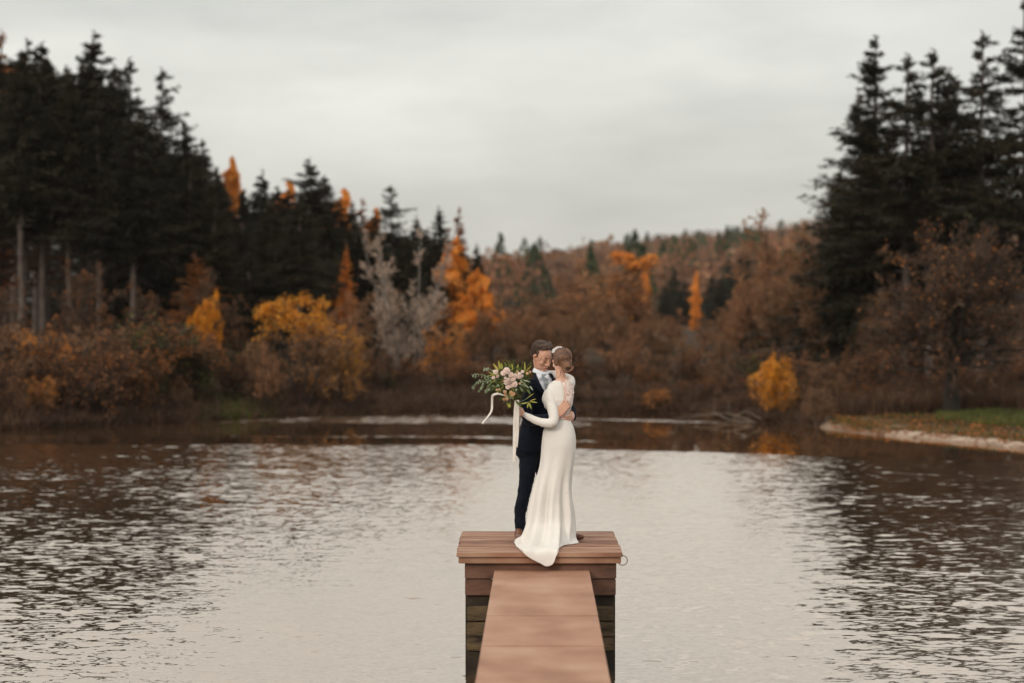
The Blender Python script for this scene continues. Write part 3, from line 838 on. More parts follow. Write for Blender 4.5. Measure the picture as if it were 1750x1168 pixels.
for row in range(3):
    px = 850+row*17
    while px < 1430:
        d0 = np.interp(px, [p[0] for p in SH_PX], [q[1] for q in SHORE])
        D = d0+0.8+row*2.6+rng.uniform(-0.3, 0.6)
        kd = rng.choice(['bush_a', 'bush_b', 'bush_d', 'bush_a', 'bush_e'])
        top = rng.uniform(650, 685)-row*26
        if not (1270 < px < 1390 and row == 0):
            place(kd, px, D, top, where(('low waterside bush', 'brown mid-thicket bush', 'tall brown bush at the thicket back')[row], px),
                  'thicket bushes on the far bank, '+('front row', 'middle row', 'back row')[row], cat='bush', wide=rng.uniform(1.0, 1.5))
        px += rng.uniform(30, 52)
place('bush_oval', 1326, 69.0, 606, 'round bright golden bush at the edge of the water on the right', cat='bush', wide=0.66, name='golden_bush')
place('bush_gold', 940, 120, 545, 'small yellowish tree peeking above the heads of the couple', wide=0.35, name='sapling', mats={'leaves': 'larch'})
place('bush_c', 1120, 74.4, 668, 'low bush with orange and yellow leaves on the far bank', cat='bush', wide=1.5)

rng = random.Random(23)
for D in (88, 104, 124, 150, 190):
    px = 845+rng.uniform(0, 20)
    while px < 1440:
        top = np.interp(px, [845, 900, 1000, 1080, 1125, 1230, 1290, 1440], [500, 512, 485, 492, 545, 550, 488, 440])+rng.uniform(-12, 35)+(230-D)*0.12
        place(rng.choice(['alder_a', 'alder_b', 'alder_b', 'alder_c']), px, D+rng.uniform(-4, 4), top, 'bare reddish-brown tree in the mixed stand behind the far bank', 'bare trees in the valley behind the far bank', wide=rng.uniform(1.5, 2.1))
        px += rng.uniform(34, 54)
# trees on the valley slope
for kind, px, D, top, wide, lab, mats in [
    ('larch_slim', 1108, 230, 430, 0.8, 'thin yellow larch on the slope, left of the bright column-shaped one', None),
    ('larch_slim', 1194, 180, 458, 0.9, 'bright column-shaped orange larch among dark spruces on the slope', None),
    ('larch_cloud', 1188, 150, 515, 0.8, 'lower orange larch in front of the bright column-shaped one', None),
    ('spruce_a', 1150, 240, 455, 1.25, 'dark spruce on the slope between the two narrow larches', {'crown': 'spruce_far'}),
    ('spruce_a', 1168, 220, 480, 1.4, 'low dark spruce directly left of the column-shaped larch', None),
    ('spruce_a', 1138, 225, 490, 1.4, 'low dark spruce below the thin yellow larch', None),
    ('spruce_a', 1215, 230, 470, 1.4, 'dark spruce directly right of the column-shaped larch', None),
    ('spruce_b', 1245, 240, 440, 1.5, 'dark spruce left of the rounded green pine', {'crown': 'spruce_far'}),
    ('spruce_b', 1272, 230, 425, 1.9, 'rounded green pine on the slope with bare lower stems', {'crown': 'spruce_far'}),
    ('spruce_b', 1232, 215, 475, 1.5, 'low dark spruce below the rounded green pine', None),
]:
    place(kind, px, D, top, lab, 'conifers standing out on the valley slope', wide=wide*(1.15 if 'larch' in kind else 1.9), mats=mats)

# ------------------------------------------------------------------ the right wood
for kind, px, D, top, wide, lab in [
    ('spruce_a', 1503, 80, 60, 1.05, 'tallest dark spruce of the right group, its left side open to the sky'),
    ('spruce_b', 1470, 82, 150, 1.15, 'dark spruce low on the left flank of the tallest right one'),
    ('spruce_a', 1440, 84, 290, 1.2, 'small dark spruce at the left foot of the right group'),
    ('spruce_e', 1545, 78, 92, 1.1, 'spruce with sky-pierced crown and pale bare stem in the right group'),
    ('spruce_e', 1590, 77, 84, 1.15, 'sky-pierced spruce in the centre of the right group'),
    ('spruce_e', 1630, 86, 118, 1.05, 'short-topped spruce between the central and the spired right ones'),
    ('spruce_e', 1673, 77, 52, 0.95, 'spired thin spruce at the right side of the right group'),
    ('spruce_f', 1745, 78, -12, 1.0, 'sparse hanging-branched conifer cut by the right edge'),
    ('spruce_a', 1520, 90, 245, 1.2, 'dense dark spruce behind the tallest right one'),
    ('spruce_a', 1570, 92, 265, 1.2, 'dense dark spruce behind the middle of the right group'),
    ('spruce_c', 1615, 91, 215, 1.2, 'dark bare-stemmed spruce behind the central right one'),
    ('spruce_a', 1490, 88, 250, 1.25, 'low dense spruce filling the left foot of the right group'),
    ('spruce_b', 1655, 94, 230, 1.1, 'dark spruce behind the spired one on the right'),
    ('spruce_b', 1600, 88, 330, 1.3, 'low dark spruce behind the crown of the old lakeside tree'),
    ('spruce_b', 1545, 87, 340, 1.3, 'low dark spruce left behind the old lakeside tree'),
    ('spruce_a', 1424, 86, 335, 1.1, 'narrow dark spruce forming the left edge of the right group'),
    ('spruce_b', 1418, 84, 430, 1.2, 'lowest dark spruce at the left edge of the right group'),
    ('spruce_e', 1640, 92, 130, 1.2, 'dark spruce just left of the spired one on the right'),
    ('spruce_b', 1452, 86, 400, 1.3, 'low dark spruce at the left corner of the right group'),
]:
    place(kind, px, D, top, lab, 'tall spruces of the right group', wide=wide*1.45)
for kind, px, D, top, wide, lab in [
    ('alder_d', 1700, 96, 350, 1.2, 'dark brown tree below the sparse conifer at the right edge'),
    ('alder_d', 1745, 92, 345, 1.2, 'dark brown tree at the right edge in front of the hill'),
    ('alder_d', 1790, 96, 340, 1.2, 'dark brown tree just past the right edge of the view'),
    ('alder_d', 1720, 80, 470, 1.2, 'dark brown tree right of the old lakeside tree'),
    ('alder_d', 1665, 82, 450, 1.1, 'dark brown tree behind the right side of the old lakeside tree'),
    ('alder_c', 1505, 78, 500, 1.1, 'russet-brown tree left behind the old lakeside tree'),
    ('alder_d', 1455, 76, 560, 1.1, 'dark brown tree behind the reddish weeds'),
    ('alder_d', 1580, 79, 480, 1.1, 'dark brown tree straight behind the old lakeside tree'),
    ('alder_d', 1840, 84, 430, 1.2, 'dark brown tree past the right edge, the nearer one'),
    ('alder_c', 1900, 88, 470, 1.2, 'russet-brown tree past the right edge, the farther one'),
    ('alder_b', 1760, 74, 560, 1.1, 'reddish bare tree over the grass at the right edge'),
]:
    place(kind, px, D, top, lab, 'dark bare trees behind the right bank', wide=wide)
place('oak', 1626, 67.5, 412, 'old spreading lakeside tree with dark forked trunk on the grassy right bank', wide=1.05, name='old_tree', rz=1.1)
rng = random.Random(29)
for row in range(2):
    px = 1385+row*20
    while px < 1960:
        D = 70.2+row*2.3+rng.uniform(-0.4, 0.5)
        kd = rng.choice(['bush_a', 'bush_d', 'bush_e', 'bush_a'])
        top = rng.uniform(620, 665)-row*30
        place(kd, px, D, top, where(('low reddish bush behind the bank grass', 'taller brown bush behind the bank grass')[row], px),
              'bushes behind the right bank, '+('front row', 'back row')[row], cat='bush', wide=rng.uniform(1.0, 1.5))
        px += rng.uniform(36, 56)

# ------------------------------------------------------------------ far woods on the valley slope: one mass
def far_woods():
    rng = np.random.default_rng(77)
    mb = MB(); cols = []
    pal = np.array([(0.22, 0.105, 0.062), (0.28, 0.145, 0.08), (0.17, 0.085, 0.058), (0.36, 0.15, 0.055), (0.21, 0.13, 0.085), (0.13, 0.075, 0.055),
                    (0.36, 0.15, 0.04), (0.045, 0.06, 0.03), (0.06, 0.075, 0.035)])
    pr = np.array([0.2, 0.14, 0.2, 0.06, 0.2, 0.12, 0.015, 0.05, 0.03]); pr = pr/pr.sum()
    rows = np.concatenate([np.linspace(300, 560, 12), np.linspace(585, 905, 24)])
    for D in rows:
        x0, x1 = (740-CX)/F*D-12, (1800-CX)/F*D+20
        x = x0
        while x < x1:
            xx_, yy_ = x+rng.uniform(-1.5, 1.5), D+rng.uniform(-5, 5)
            z = gz(xx_, yy_)
            u = CX+F*xx_/yy_
            ci = rng.choice(len(pal), p=pr)
            if 1080 < u < 1420 and D < 780 and rng.uniform() < 0.30: ci = 7+rng.integers(0, 2)
            if D > 820 and ci >= 7 and rng.uniform() < 0.8: ci = 3
            conif = ci >= 7
            rad = rng.uniform(3.4, 6.2)*(0.6 if conif else 1); hh_ = rng.uniform(7.0, 11.0)
            n = 260
            q = unit(rng.normal(size=(n, 3))); rr_ = rng.uniform(0.55, 1.0, n)**0.5
            # lumps
            lump = 1+0.25*np.sin(q[:, 0]*5+ci)*np.sin(q[:, 1]*4+D)+0.15*np.sin(q[:, 2]*9)
            C = q*rr_[:, None]*lump[:, None]*np.array([rad, rad, hh_*0.36])
            if conif:
                zt = rng.uniform(0, 1, n)**1.2; aa = rng.uniform(0, 6.28, n)
                C = np.stack([np.cos(aa)*rad*(1-zt), np.sin(aa)*rad*(1-zt), (zt-0.42)*hh_*0.95], 1)
            C = C+np.array([xx_, yy_, z+hh_*0.62])
            dr = unit(rng.normal(size=(n, 3))+np.array([0, 0, 0.5]))
            sz = rng.uniform(0.5, 1.15, n)
            leaves(mb, C-dr*sz[:, None]*0.5, dr, perp(dr, rng), sz, sz*0.30)
            c = pal[ci]*rng.uniform(0.8, 1.25)
            cols.append(np.clip(np.repeat(c[None], n, 0)*rng.uniform(0.72, 1.25, (n, 1)), 0, 1))
            # a visible stem
            segs(mb, np.array([[xx_, yy_, z-0.5]]), np.array([[xx_, yy_, z+hh_*0.6]]), 0.14, 0.08, 4)
            cols.append(np.repeat(np.array([[0.07, 0.05, 0.04]]), 4, 0))
            x += rng.uniform(4.6, 8.0)
    # both kinds of pieces are quads, added in order
    me = mb.mesh('far_woods')
    at = me.attributes.new('tint', 'FLOAT_COLOR', 'FACE')
    cc = np.concatenate(cols); cc = np.concatenate([cc, np.ones((len(cc), 1))], 1).astype(np.float32)
    at.data.foreach_set('color', cc.ravel())
    m, t, out = newmat('far_foliage')
    a = N_(t, 'ShaderNodeAttribute'); a.attribute_name = 'tint'
    p = N_(t, 'ShaderNodeBsdfDiffuse'); tr = N_(t, 'ShaderNodeBsdfTranslucent'); ms = N_(t, 'ShaderNodeMixShader'); ms.inputs[0].default_value = 0.25
    t.links.new(a.outputs['Color'], p.inputs['Color']); t.links.new(a.outputs['Color'], tr.inputs['Color'])
    t.links.new(p.outputs[0], ms.inputs[1]); t.links.new(tr.outputs[0], ms.inputs[2]); t.links.new(ms.outputs[0], out.inputs['Surface'])
    me.materials.append(m)
    o = link(bpy.data.objects.new('far_woods', me))
    tag(o, 'russet and green autumn woods covering the far slope of the valley', 'woods', kind='stuff')
far_woods()

# ------------------------------------------------------------------ ground cover
def blades(name, label, cat, mat, n, region, hgt, seed, bend=0.35, w=0.012):
    rng = np.random.default_rng(seed); mb = MB()
    x, y = region(rng, n)
    s = sdist(x, y); k = s > 0.02; x, y = x[k], y[k]
    z = ground_z(x, y)-0.02; n = len(x)
    h = rng.uniform(hgt[0], hgt[1], n)*rng.uniform(0.5, 1, n)
    a = rng.uniform(0, 6.28, n); l = np.abs(rng.normal(0, bend, n))
    S = np.stack([x, y, z], 1); d = unit(np.stack([np.cos(a)*l, np.sin(a)*l, np.ones(n)], 1))
    mid = S+d*h[:, None]*0.6; d2 = unit(d+np.stack([np.cos(a)*l, np.sin(a)*l, -0.5*l], 1)); tip = mid+d2*h[:, None]*0.45
    sd_ = unit(np.cross(d, rng.normal(size=d.shape)))
    ww = w*rng.uniform(0.6, 1.5, n)[:, None]
    V = np.stack([S-sd_*ww, S+sd_*ww, mid+sd_*ww*0.8, mid-sd_*ww*0.8, tip], 1)
    b = np.arange(n)[:, None]*5
    mb.add(V, b+np.array([[0, 1, 2, 3]]), b+np.array([[3, 2, 4]]))
    o = mb.obj(name, M[mat]); tag(o, label, cat, kind='stuff'); return o
SHP = np.array([p[0] for p in SH_PX], float); SHX = np.array([q[0] for q in SHORE]); SHY = np.array([q[1] for q in SHORE])
def along(px0, px1, d0, d1):
    def f(rng, n):
        px = rng.uniform(px0, px1, n); D = np.interp(px, SHP, SHY)+rng.uniform(0, 1, n)**1.5*(d1-d0)+d0
        x = (px-CX)/F*D
        cl = noise2(x, D, 2.3)+noise2(x+7, D*1.3, 5.1)*0.6
        k = cl > rng.uniform(-1.6, 0.9, n)
        if px1-px0 > 600: k &= rng.uniform(size=n) > 0.8*np.exp(-((px-405)/42)**2)
        if px1-px0 < 150: k &= rng.uniform(size=n) < np.exp(-((px-(px0+px1)/2)/(px1-px0)*2.6)**2)
        return x[k], D[k]
    return f
blades('bank_weeds', 'dry reddish-brown weeds hanging over the water along the left bank', 'weeds', 'reed', 42000, along(-40, 880, 0.05, 4.5), (0.15, 0.6), 1, 0.6)
blades('shore_weeds', 'dark dry weeds along the middle of the far bank', 'weeds', 'reed', 26000, along(860, 1400, 0.05, 4.0), (0.15, 0.5), 2, 0.6)
blades('green_patch', 'green grass patch among the bare stems of the left bank', 'grass', 'grass_bright', 22000, along(335, 475, 0.15, 3.8), (0.10, 0.30), 3, 0.5)
def rb_region(d0, d1, px0=1420, px1=1960):
    return along(px0, px1, d0, d1)
blades('bank_grass', 'short green and brown grass on the low right bank', 'grass', 'grass', 30000, rb_region(0.9, 7.5), (0.05, 0.13), 4, 0.6, 0.008)
blades('meadow_grass', 'brighter green grass behind the old lakeside tree', 'grass', 'grass_bright', 20000, rb_region(4.5, 11.0, 1600, 1960), (0.06, 0.2), 6, 0.5)
blades('red_weeds', 'tall reddish dry weeds between the golden bush and the old lakeside tree', 'weeds', 'reed', 30000,
       lambda rng, n: (lambda px, D: ((px-CX)/F*D, D))(rng.uniform(1375, 1960, n), rng.uniform(67.8, 72.5, n)), (0.3, 0.9), 5, 0.4)

def litter(name, label, n, region, seed, mat='rust', z=None, sz=0.05, flat=0.35):
    rng = np.random.default_rng(seed); mb = MB()
    x, y = region(rng, n)
    zz = ground_z(x, y)+0.03 if z is None else np.full(len(x), z)
    n = len(x); a = rng.uniform(0, 6.28, n)
    d = unit(np.stack([np.cos(a), np.sin(a), rng.normal(0, flat, n)], 1)); s = unit(np.cross(d, np.array([0, 0, 1.0])+rng.normal(0, flat, (n, 3))))
    l = sz*rng.uniform(0.6, 1.5, n)
    leaves(mb, np.stack([x, y, zz], 1), d, s, l, l*0.35)
    o = mb.obj(name, M[mat]); tag(o, label, 'leaves', kind='stuff'); return o
litter('fallen_leaves', 'fallen orange-brown leaves strewn over the low right bank', 8000, rb_region(0.25, 6.5), 8, 'rust', sz=0.08)
def lk(rng, n):
    px = rng.uniform(980, 1420, n); py = rng.uniform(716, 775, n); D = F*CZ/(py-HY); x = (px-CX)/F*D
    k = sdist(x, D) < -0.5; return x[k], D[k]
litter('floating_leaves', 'scattered fallen leaves floating on the calm dark water', 130, lk, 9, 'gold', z=0.006, sz=0.06, flat=0.05)

# concrete slabs along the low right bank
M['slab'] = surf_mat('old_concrete', [(0.26, 0.185, 0.135), (0.46, 0.35, 0.27)], 2.5, 0.9, 0.5, 20, island=0.0, bdist=0.01)
def slab(x0, y0, x1, y1, dep, z0, z1, label, seed):
    rng = random.Random(seed)
    d = unit(np.array([x1-x0, y1-y0])); nrm = np.array([-d[1], d[0]]); 
    if nrm[1] < 0: nrm = -nrm
    bm = bmesh.new(); 
    pts = []
    for (bx, by, w) in ((x0, y0, 0), (x1, y1, 0), (x1, y1, 1), (x0, y0, 1)):
        pts.append((bx+nrm[0]*dep*w+rng.uniform(-.04, .04), by+nrm[1]*dep*w+rng.uniform(-.04, .04), z0+(z1-z0)*w+rng.uniform(-.012, .012)))
    top = [bm.verts.new(p) for p in pts]; bot = [bm.verts.new((p[0], p[1], p[2]-0.14)) for p in pts]
    bm.faces.new(top); bm.faces.new(bot[::-1])
    for k in range(4): bm.faces.new((top[k], bot[k], bot[(k+1) % 4], top[(k+1) % 4]))
    bmesh.ops.recalc_face_normals(bm, faces=bm.faces)
    bmesh.ops.bevel(bm, geom=bm.edges[:], offset=0.02, segments=2, affect='EDGES')
    bmesh.ops.subdivide_edges(bm, edges=[e for e in bm.edges if e.calc_length() > 0.3], cuts=5, use_grid_fill=True)
    for v in bm.verts:
        v.co.z += 0.012*math.sin(v.co.x*9+seed)*math.sin(v.co.y*7)
    me = bpy.data.meshes.new('concrete_slab'); bm.to_mesh(me); bm.free(); me.materials.append(M['slab'])
    o = link(bpy.data.objects.new('concrete_slab', me)); tag(o, label, 'slab', 'concrete slabs edging the right bank')
sp = [1508, 1532, 1560, 1590, 1622, 1655, 1690, 1728, 1772]
words = ['first concrete slab from the sandy tip of the right bank', 'second concrete slab from the sandy tip of the right bank', 'third concrete slab from the sandy tip of the right bank',
         'fourth concrete slab from the sandy tip, below the old tree', 'fifth concrete slab from the sandy tip, below the old tree', 'sixth concrete slab from the sandy tip of the right bank',
         'last but one concrete slab before the right edge of the view', 'concrete slab cut by the right edge of the view']
for i in range(len(sp)-1):
    a, b = sp[i]+1.0, sp[i+1]-1.0
    ya, yb = np.interp(a, SHP, SHY)+0.14, np.interp(b, SHP, SHY)+0.14
    slab((a-CX)/F*ya, ya, (b-CX)/F*yb, yb, 0.5, 0.05, 0.13, words[i], i)

# drowned branches
def dead_branch(label, pts, r, seed, nsub):
    rng = np.random.default_rng(seed); mb = MB()
    Q = np.array([P(*p) for p in pts])
    tt = np.linspace(0, len(Q)-1, 14); C = np.stack([np.interp(tt, range(len(Q)), Q[:, k]) for k in range(3)], 1)
    C[1:-1] += rng.normal(0, 0.02, (12, 3))
    rr_ = np.linspace(r, r*0.35, 14)
    segs(mb, C[:-1], C[1:], rr_[:-1], rr_[1:], 7)
    S, d, l, r_, t_ = spawn(rng, C[None], rr_[None], nsub, 0.25, 1.0, 0.7, 0.42, 0.6)
    P1, R1 = grow(rng, S, d+np.array([0, 0, 0.25]), l, r_, 5, 0.2, 0.0, 0.25); put(mb, P1, R1, 5)
    S, d, l, r_, t_ = spawn(rng, P1, R1, 3, 0.3, 1.0, 0.7, 0.5, 0.6)
    P2, R2 = grow(rng, S, d, l, r_, 4, 0.2, 0.0, 0.3); put(mb, P2, R2, 3)
    o = mb.obj('fallen_branch', M['drift'], smooth=True); tag(o, label, 'branch', 'dead branches lying in the water')
dead_branch('long pale dead branch arching along the water left of the golden bush', [(1290, 722, 67.6), (1240, 706, 68.5), (1190, 712, 69.0), (1150, 716, 69.3)], 0.022, 1, 4)
dead_branch('forked pale dead branch dipping into the water left of the golden bush', [(1300, 716, 67.5), (1275, 702, 67.4), (1258, 712, 67.2), (1253, 734, 67.1)], 0.024, 2, 3)
dead_branch('thick low dead limb lying at the foot of the far bank', [(1285, 724, 67.2), (1240, 716, 68.8), (1215, 704, 70.6)], 0.03, 3, 3)
# ------------------------------------------------------------------ the pier
DZ = 1.11
def top_y(py): return F*(CZ-DZ)/(py-HY)
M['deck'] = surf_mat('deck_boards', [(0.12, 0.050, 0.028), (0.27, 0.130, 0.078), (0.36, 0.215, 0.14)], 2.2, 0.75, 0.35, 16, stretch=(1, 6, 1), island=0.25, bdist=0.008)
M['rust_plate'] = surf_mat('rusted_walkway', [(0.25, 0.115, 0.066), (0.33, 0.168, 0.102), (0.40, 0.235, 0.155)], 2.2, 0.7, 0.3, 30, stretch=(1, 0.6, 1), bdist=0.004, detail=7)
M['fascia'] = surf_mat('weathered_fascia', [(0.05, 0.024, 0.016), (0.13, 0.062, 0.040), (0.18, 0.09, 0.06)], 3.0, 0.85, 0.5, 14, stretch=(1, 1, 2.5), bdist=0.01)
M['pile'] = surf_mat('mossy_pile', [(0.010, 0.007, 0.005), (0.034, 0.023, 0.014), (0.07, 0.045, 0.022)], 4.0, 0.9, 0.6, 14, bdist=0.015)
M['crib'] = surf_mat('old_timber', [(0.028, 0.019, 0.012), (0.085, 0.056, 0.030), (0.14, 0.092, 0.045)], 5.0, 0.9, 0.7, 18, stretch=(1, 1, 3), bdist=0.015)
M['dark_beam'] = surf_mat('near_black_beam', [(0.012, 0.010, 0.009), (0.03, 0.024, 0.02)], 3.0, 0.8, 0.3, 12)  # one near-black brown for braces, cross beam and walkway beams
M['iron'] = surf_mat('galvanised_ring', [(0.25, 0.22, 0.2), (0.45, 0.42, 0.40)], 8, 0.45, metal=0.8)

def box(mb_bm, x0, x1, y0, y1, z0, z1, bev=0.006, jit=0.0, rng=random):
    bm = bmesh.new()
    bmesh.ops.create_cube(bm, size=1)
    for v in bm.verts:
        v.co.x = x0 if v.co.x < 0 else x1; v.co.y = y0 if v.co.y < 0 else y1; v.co.z = z0 if v.co.z < 0 else z1
        if jit: v.co += Vector((rng.uniform(-jit, jit), rng.uniform(-jit, jit), rng.uniform(-jit, jit)))
    bmesh.ops.bevel(bm, geom=bm.edges[:], offset=bev, segments=2, affect='EDGES')
    me = bpy.data.meshes.new('tmp'); bm.to_mesh(me); bm.free()
    mb_bm.from_mesh(me); bpy.data.meshes.remove(me)

def bobj(name, bm, mat, parent=None):
    me = bpy.data.meshes.new(name); bm.to_mesh(me); bm.free(); me.materials.append(mat)
    return link(bpy.data.objects.new(name, me), parent)

pier = empty('pier', (0, 0, 0))
tag(pier, 'small reddish wooden platform on dark piles reached by a narrow walkway', 'pier')
YF, YB = top_y(945), top_y(908)
xl, xr = (781-CX)/F*YF, (1064-CX)/F*YF
rng = random.Random(3)
bm = bmesh.new()
nb = 11; w = (YB-YF)/nb
for k in range(nb):
    y0 = YF+k*w
    box(bm, xl+rng.uniform(-.008, .008), xr+rng.uniform(-.008, .008), y0+0.005, y0+w-0.005, DZ-0.042, DZ+rng.uniform(-.003, .003), 0.006)
bobj('deck', bm, M['deck'], pier)
bm = bmesh.new(); box(bm, xl+0.012, xr-0.012, YF+0.03, YF+0.075, DZ-0.098, DZ-0.045, 0.006); bobj('edge_board', bm, M['deck'], pier)
for sx_ in (xl+0.03, xr-0.07):
    bm = bmesh.new(); box(bm, sx_, sx_+0.04, YF+0.08, YB-0.03, DZ-0.098, DZ-0.045, 0.006); bobj('edge_board', bm, M['deck'], pier)
# fascia boards across the front, stepped round the walkway
def zf(py): return CZ-(py-HY)/F*YF
fx0, fx1 = (794-CX)/F*YF, (1054-CX)/F*YF
bm = bmesh.new()
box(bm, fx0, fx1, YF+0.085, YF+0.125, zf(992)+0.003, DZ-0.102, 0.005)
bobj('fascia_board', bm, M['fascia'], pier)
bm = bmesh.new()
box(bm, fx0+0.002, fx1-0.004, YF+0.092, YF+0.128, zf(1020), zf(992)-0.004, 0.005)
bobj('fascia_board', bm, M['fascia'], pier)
for (a0, a1, side) in ((794, 838, 0), (1012, 1054, 1)):
    x0, x1 = (a0-CX)/F*YF, (a1-CX)/F*YF
    for (pa, pb, in_) in ((1039, 1065, 0.012), (1067, 1091, 0.004), (1092.5, 1116, 0.010)):
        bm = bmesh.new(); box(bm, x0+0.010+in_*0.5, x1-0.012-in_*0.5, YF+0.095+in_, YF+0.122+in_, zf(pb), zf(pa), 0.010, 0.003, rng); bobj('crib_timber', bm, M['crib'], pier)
    for yy0 in (YF+0.14, YB-0.34):
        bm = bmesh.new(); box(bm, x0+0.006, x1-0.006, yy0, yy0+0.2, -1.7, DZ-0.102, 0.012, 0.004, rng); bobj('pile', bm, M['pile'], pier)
    bm = bmesh.new(); box(bm, x0+0.02, x1-0.02, YF+0.34, YB-0.35, 0.30, 0.52, 0.01); bobj('brace', bm, M['dark_beam'], pier)
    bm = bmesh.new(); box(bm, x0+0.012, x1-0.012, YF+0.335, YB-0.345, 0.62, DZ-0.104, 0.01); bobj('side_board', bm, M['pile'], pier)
bm = bmesh.new(); box(bm, fx0+0.22, fx1-0.22, YF+0.16, YF+0.24, 0.55, zf(1020)-0.01, 0.01); bobj('cross_beam', bm, M['dark_beam'], pier)
# walkway
ww = 163/F*YF/2; wc = (926-CX)/F*YF; WZ = CZ-(975-HY)/F*(YF+0.05)
wcn = (928-CX)/F*14.8
bm = bmesh.new(); 
def yw(y): return wc+(wcn-wc)*(YF-y)/(YF-14.8)
segn = 12
ys = np.linspace(2.2, YF+0.082, segn+1)
for k in range(segn):
    b2 = bmesh.new(); box(b2, -ww, ww, ys[k]+0.003, ys[k+1]-0.003, WZ-0.02, WZ+0.0, 0.003)
    for v in b2.verts: v.co.x += yw(v.co.y); v.co.z += 0.004*math.sin(k*2.1)
    me = bpy.data.meshes.new('t'); b2.to_mesh(me); b2.free(); bm.from_mesh(me)
bobj('walkway_plate', bm, M['rust_plate'], pier)
for s_ in (-1, 1):
    bm = bmesh.new(); box(bm, s_*(ww-0.045)-0.03, s_*(ww-0.045)+0.03, 2.2, YF+0.08, WZ-0.17, WZ-0.028, 0.008)
    for v in bm.verts: v.co.x += yw(v.co.y)
    bobj('walkway_beam', bm, M['dark_beam'], pier)
for yy in (8.0, 12.5, 16.5):
    bm = bmesh.new(); box(bm, -0.3+yw(yy), 0.3+yw(yy), yy, yy+0.12, WZ-0.3, WZ-0.175, 0.01); bobj('walkway_bearer', bm, M['dark_beam'], pier)
    bm = bmesh.new(); box(bm, -0.09+yw(yy), 0.09+yw(yy), yy-0.02, yy+0.14, -1.7, WZ-0.305, 0.01); bobj('walkway_post', bm, M['pile'], pier)
# mooring ring at the right front corner
mb = MB()
rc = P(1064, 957, YF+0.05); a = np.linspace(0, 2*np.pi, 25)
C = np.stack([rc[0]+0.042*np.cos(a), np.full(25, rc[1]), rc[2]+0.042*np.sin(a)-0.005], 1)
segs(mb, C[:-1], C[1:], 0.006, 0.006, 6)
segs(mb, np.array([[rc[0]-0.09, rc[1]+0.04, rc[2]+0.012]]), np.array([[rc[0]-0.035, rc[1], rc[2]+0.012]]), 0.009, 0.009, 8)
ringo = mb.obj('mooring_ring', M['iron'], pier, smooth=True)

# ------------------------------------------------------------------ figure helpers
def loft(mb, rings, cap=True):
    rings = [np.asarray(r, float) for r in rings]; n = len(rings[0])
    V = np.concatenate(rings); q = []
    for k in range(len(rings)-1):
        i = np.arange(n); j = (i+1) % n
        q.append(np.stack([k*n+i, k*n+j, (k+1)*n+j, (k+1)*n+i], 1))
    extra = []; tris = []
    if cap:
        c0 = rings[0].mean(0); c1 = rings[-1].mean(0); V = np.concatenate([V, [c0, c1]])
        i = np.arange(n); j = (i+1) % n; b = (len(rings)-1)*n
        tris = [np.stack([j, i, np.full(n, len(V)-2)], 1), np.stack([b+i, b+j, np.full(n, len(V)-1)], 1)]
    mb.add(V, np.concatenate(q), *( [np.concatenate(tris)] if cap else []))

def chain(mb, pts, rad, n=14, flat=None, sub=3):
    """closed tapering tube through points; flat=(vector, factor) squashes it along a direction"""
    pts = np.array(pts, float); rad = np.array(rad, float)
    # catmull-rom resample
    Q = []; Rr = []
    m_ = len(pts)
    for i in range(m_-1):
        p0 = pts[max(i-1, 0)]; p1 = pts[i]; p2 = pts[i+1]; p3 = pts[min(i+2, m_-1)]
        for t_ in np.arange(sub)/sub:
            Q.append(0.5*((2*p1)+(-p0+p2)*t_+(2*p0-5*p1+4*p2-p3)*t_**2+(-p0+3*p1-3*p2+p3)*t_**3)); Rr.append(rad[i]*(1-t_)+rad[i+1]*t_)
    Q.append(pts[-1]); Rr.append(rad[-1]); Q = np.array(Q); Rr = np.array(Rr)
    d = unit(np.gradient(Q, axis=0))
    u = np.cross(d[0], [0.3, 0.2, 1.0]); u = u/np.linalg.norm(u)
    rings = []
    a = np.arange(n)/n*2*np.pi
    def ring(c, dd, uu, r):
        v = np.cross(dd, uu)
        off = (uu[None]*np.cos(a)[:, None]+v[None]*np.sin(a)[:, None])*r
        if flat is not None:
            f = np.array(flat[0], float); f = f/np.linalg.norm(f); off = off-(off@f)[:, None]*f[None]*(1-flat[1])
        return c+off
    us = []
    for i in range(len(Q)):
        u = u-d[i]*np.dot(u, d[i]); u = u/np.linalg.norm(u); us.append(u)
    for k_, s_ in ((0.98, 0.2), (0.75, 0.66), (0.4, 0.92)): rings.append(ring(Q[0]-d[0]*Rr[0]*k_, d[0], us[0], Rr[0]*s_))
    for i in range(len(Q)): rings.append(ring(Q[i], d[i], us[i], Rr[i]))
    for k_, s_ in ((0.4, 0.92), (0.75, 0.66), (0.98, 0.2)): rings.append(ring(Q[-1]+d[-1]*Rr[-1]*k_, d[-1], us[-1], Rr[-1]*s_))
    loft(mb, rings)

def ball(mb, c, r, rot=None, n=16, m_=10):
    a = np.arange(n)/n*2*np.pi; rings = []
    for t_ in np.linspace(0.06, 0.94, m_):
        z = -math.cos(t_*math.pi); s_ = math.sin(t_*math.pi)
        rings.append(np.stack([np.cos(a)*s_, np.sin(a)*s_, np.full(n, z)], 1)*np.array(r))
    if rot is not None: rings = [q@np.array(rot).T for q in rings]
    loft(mb, [q+np.array(c) for q in rings])

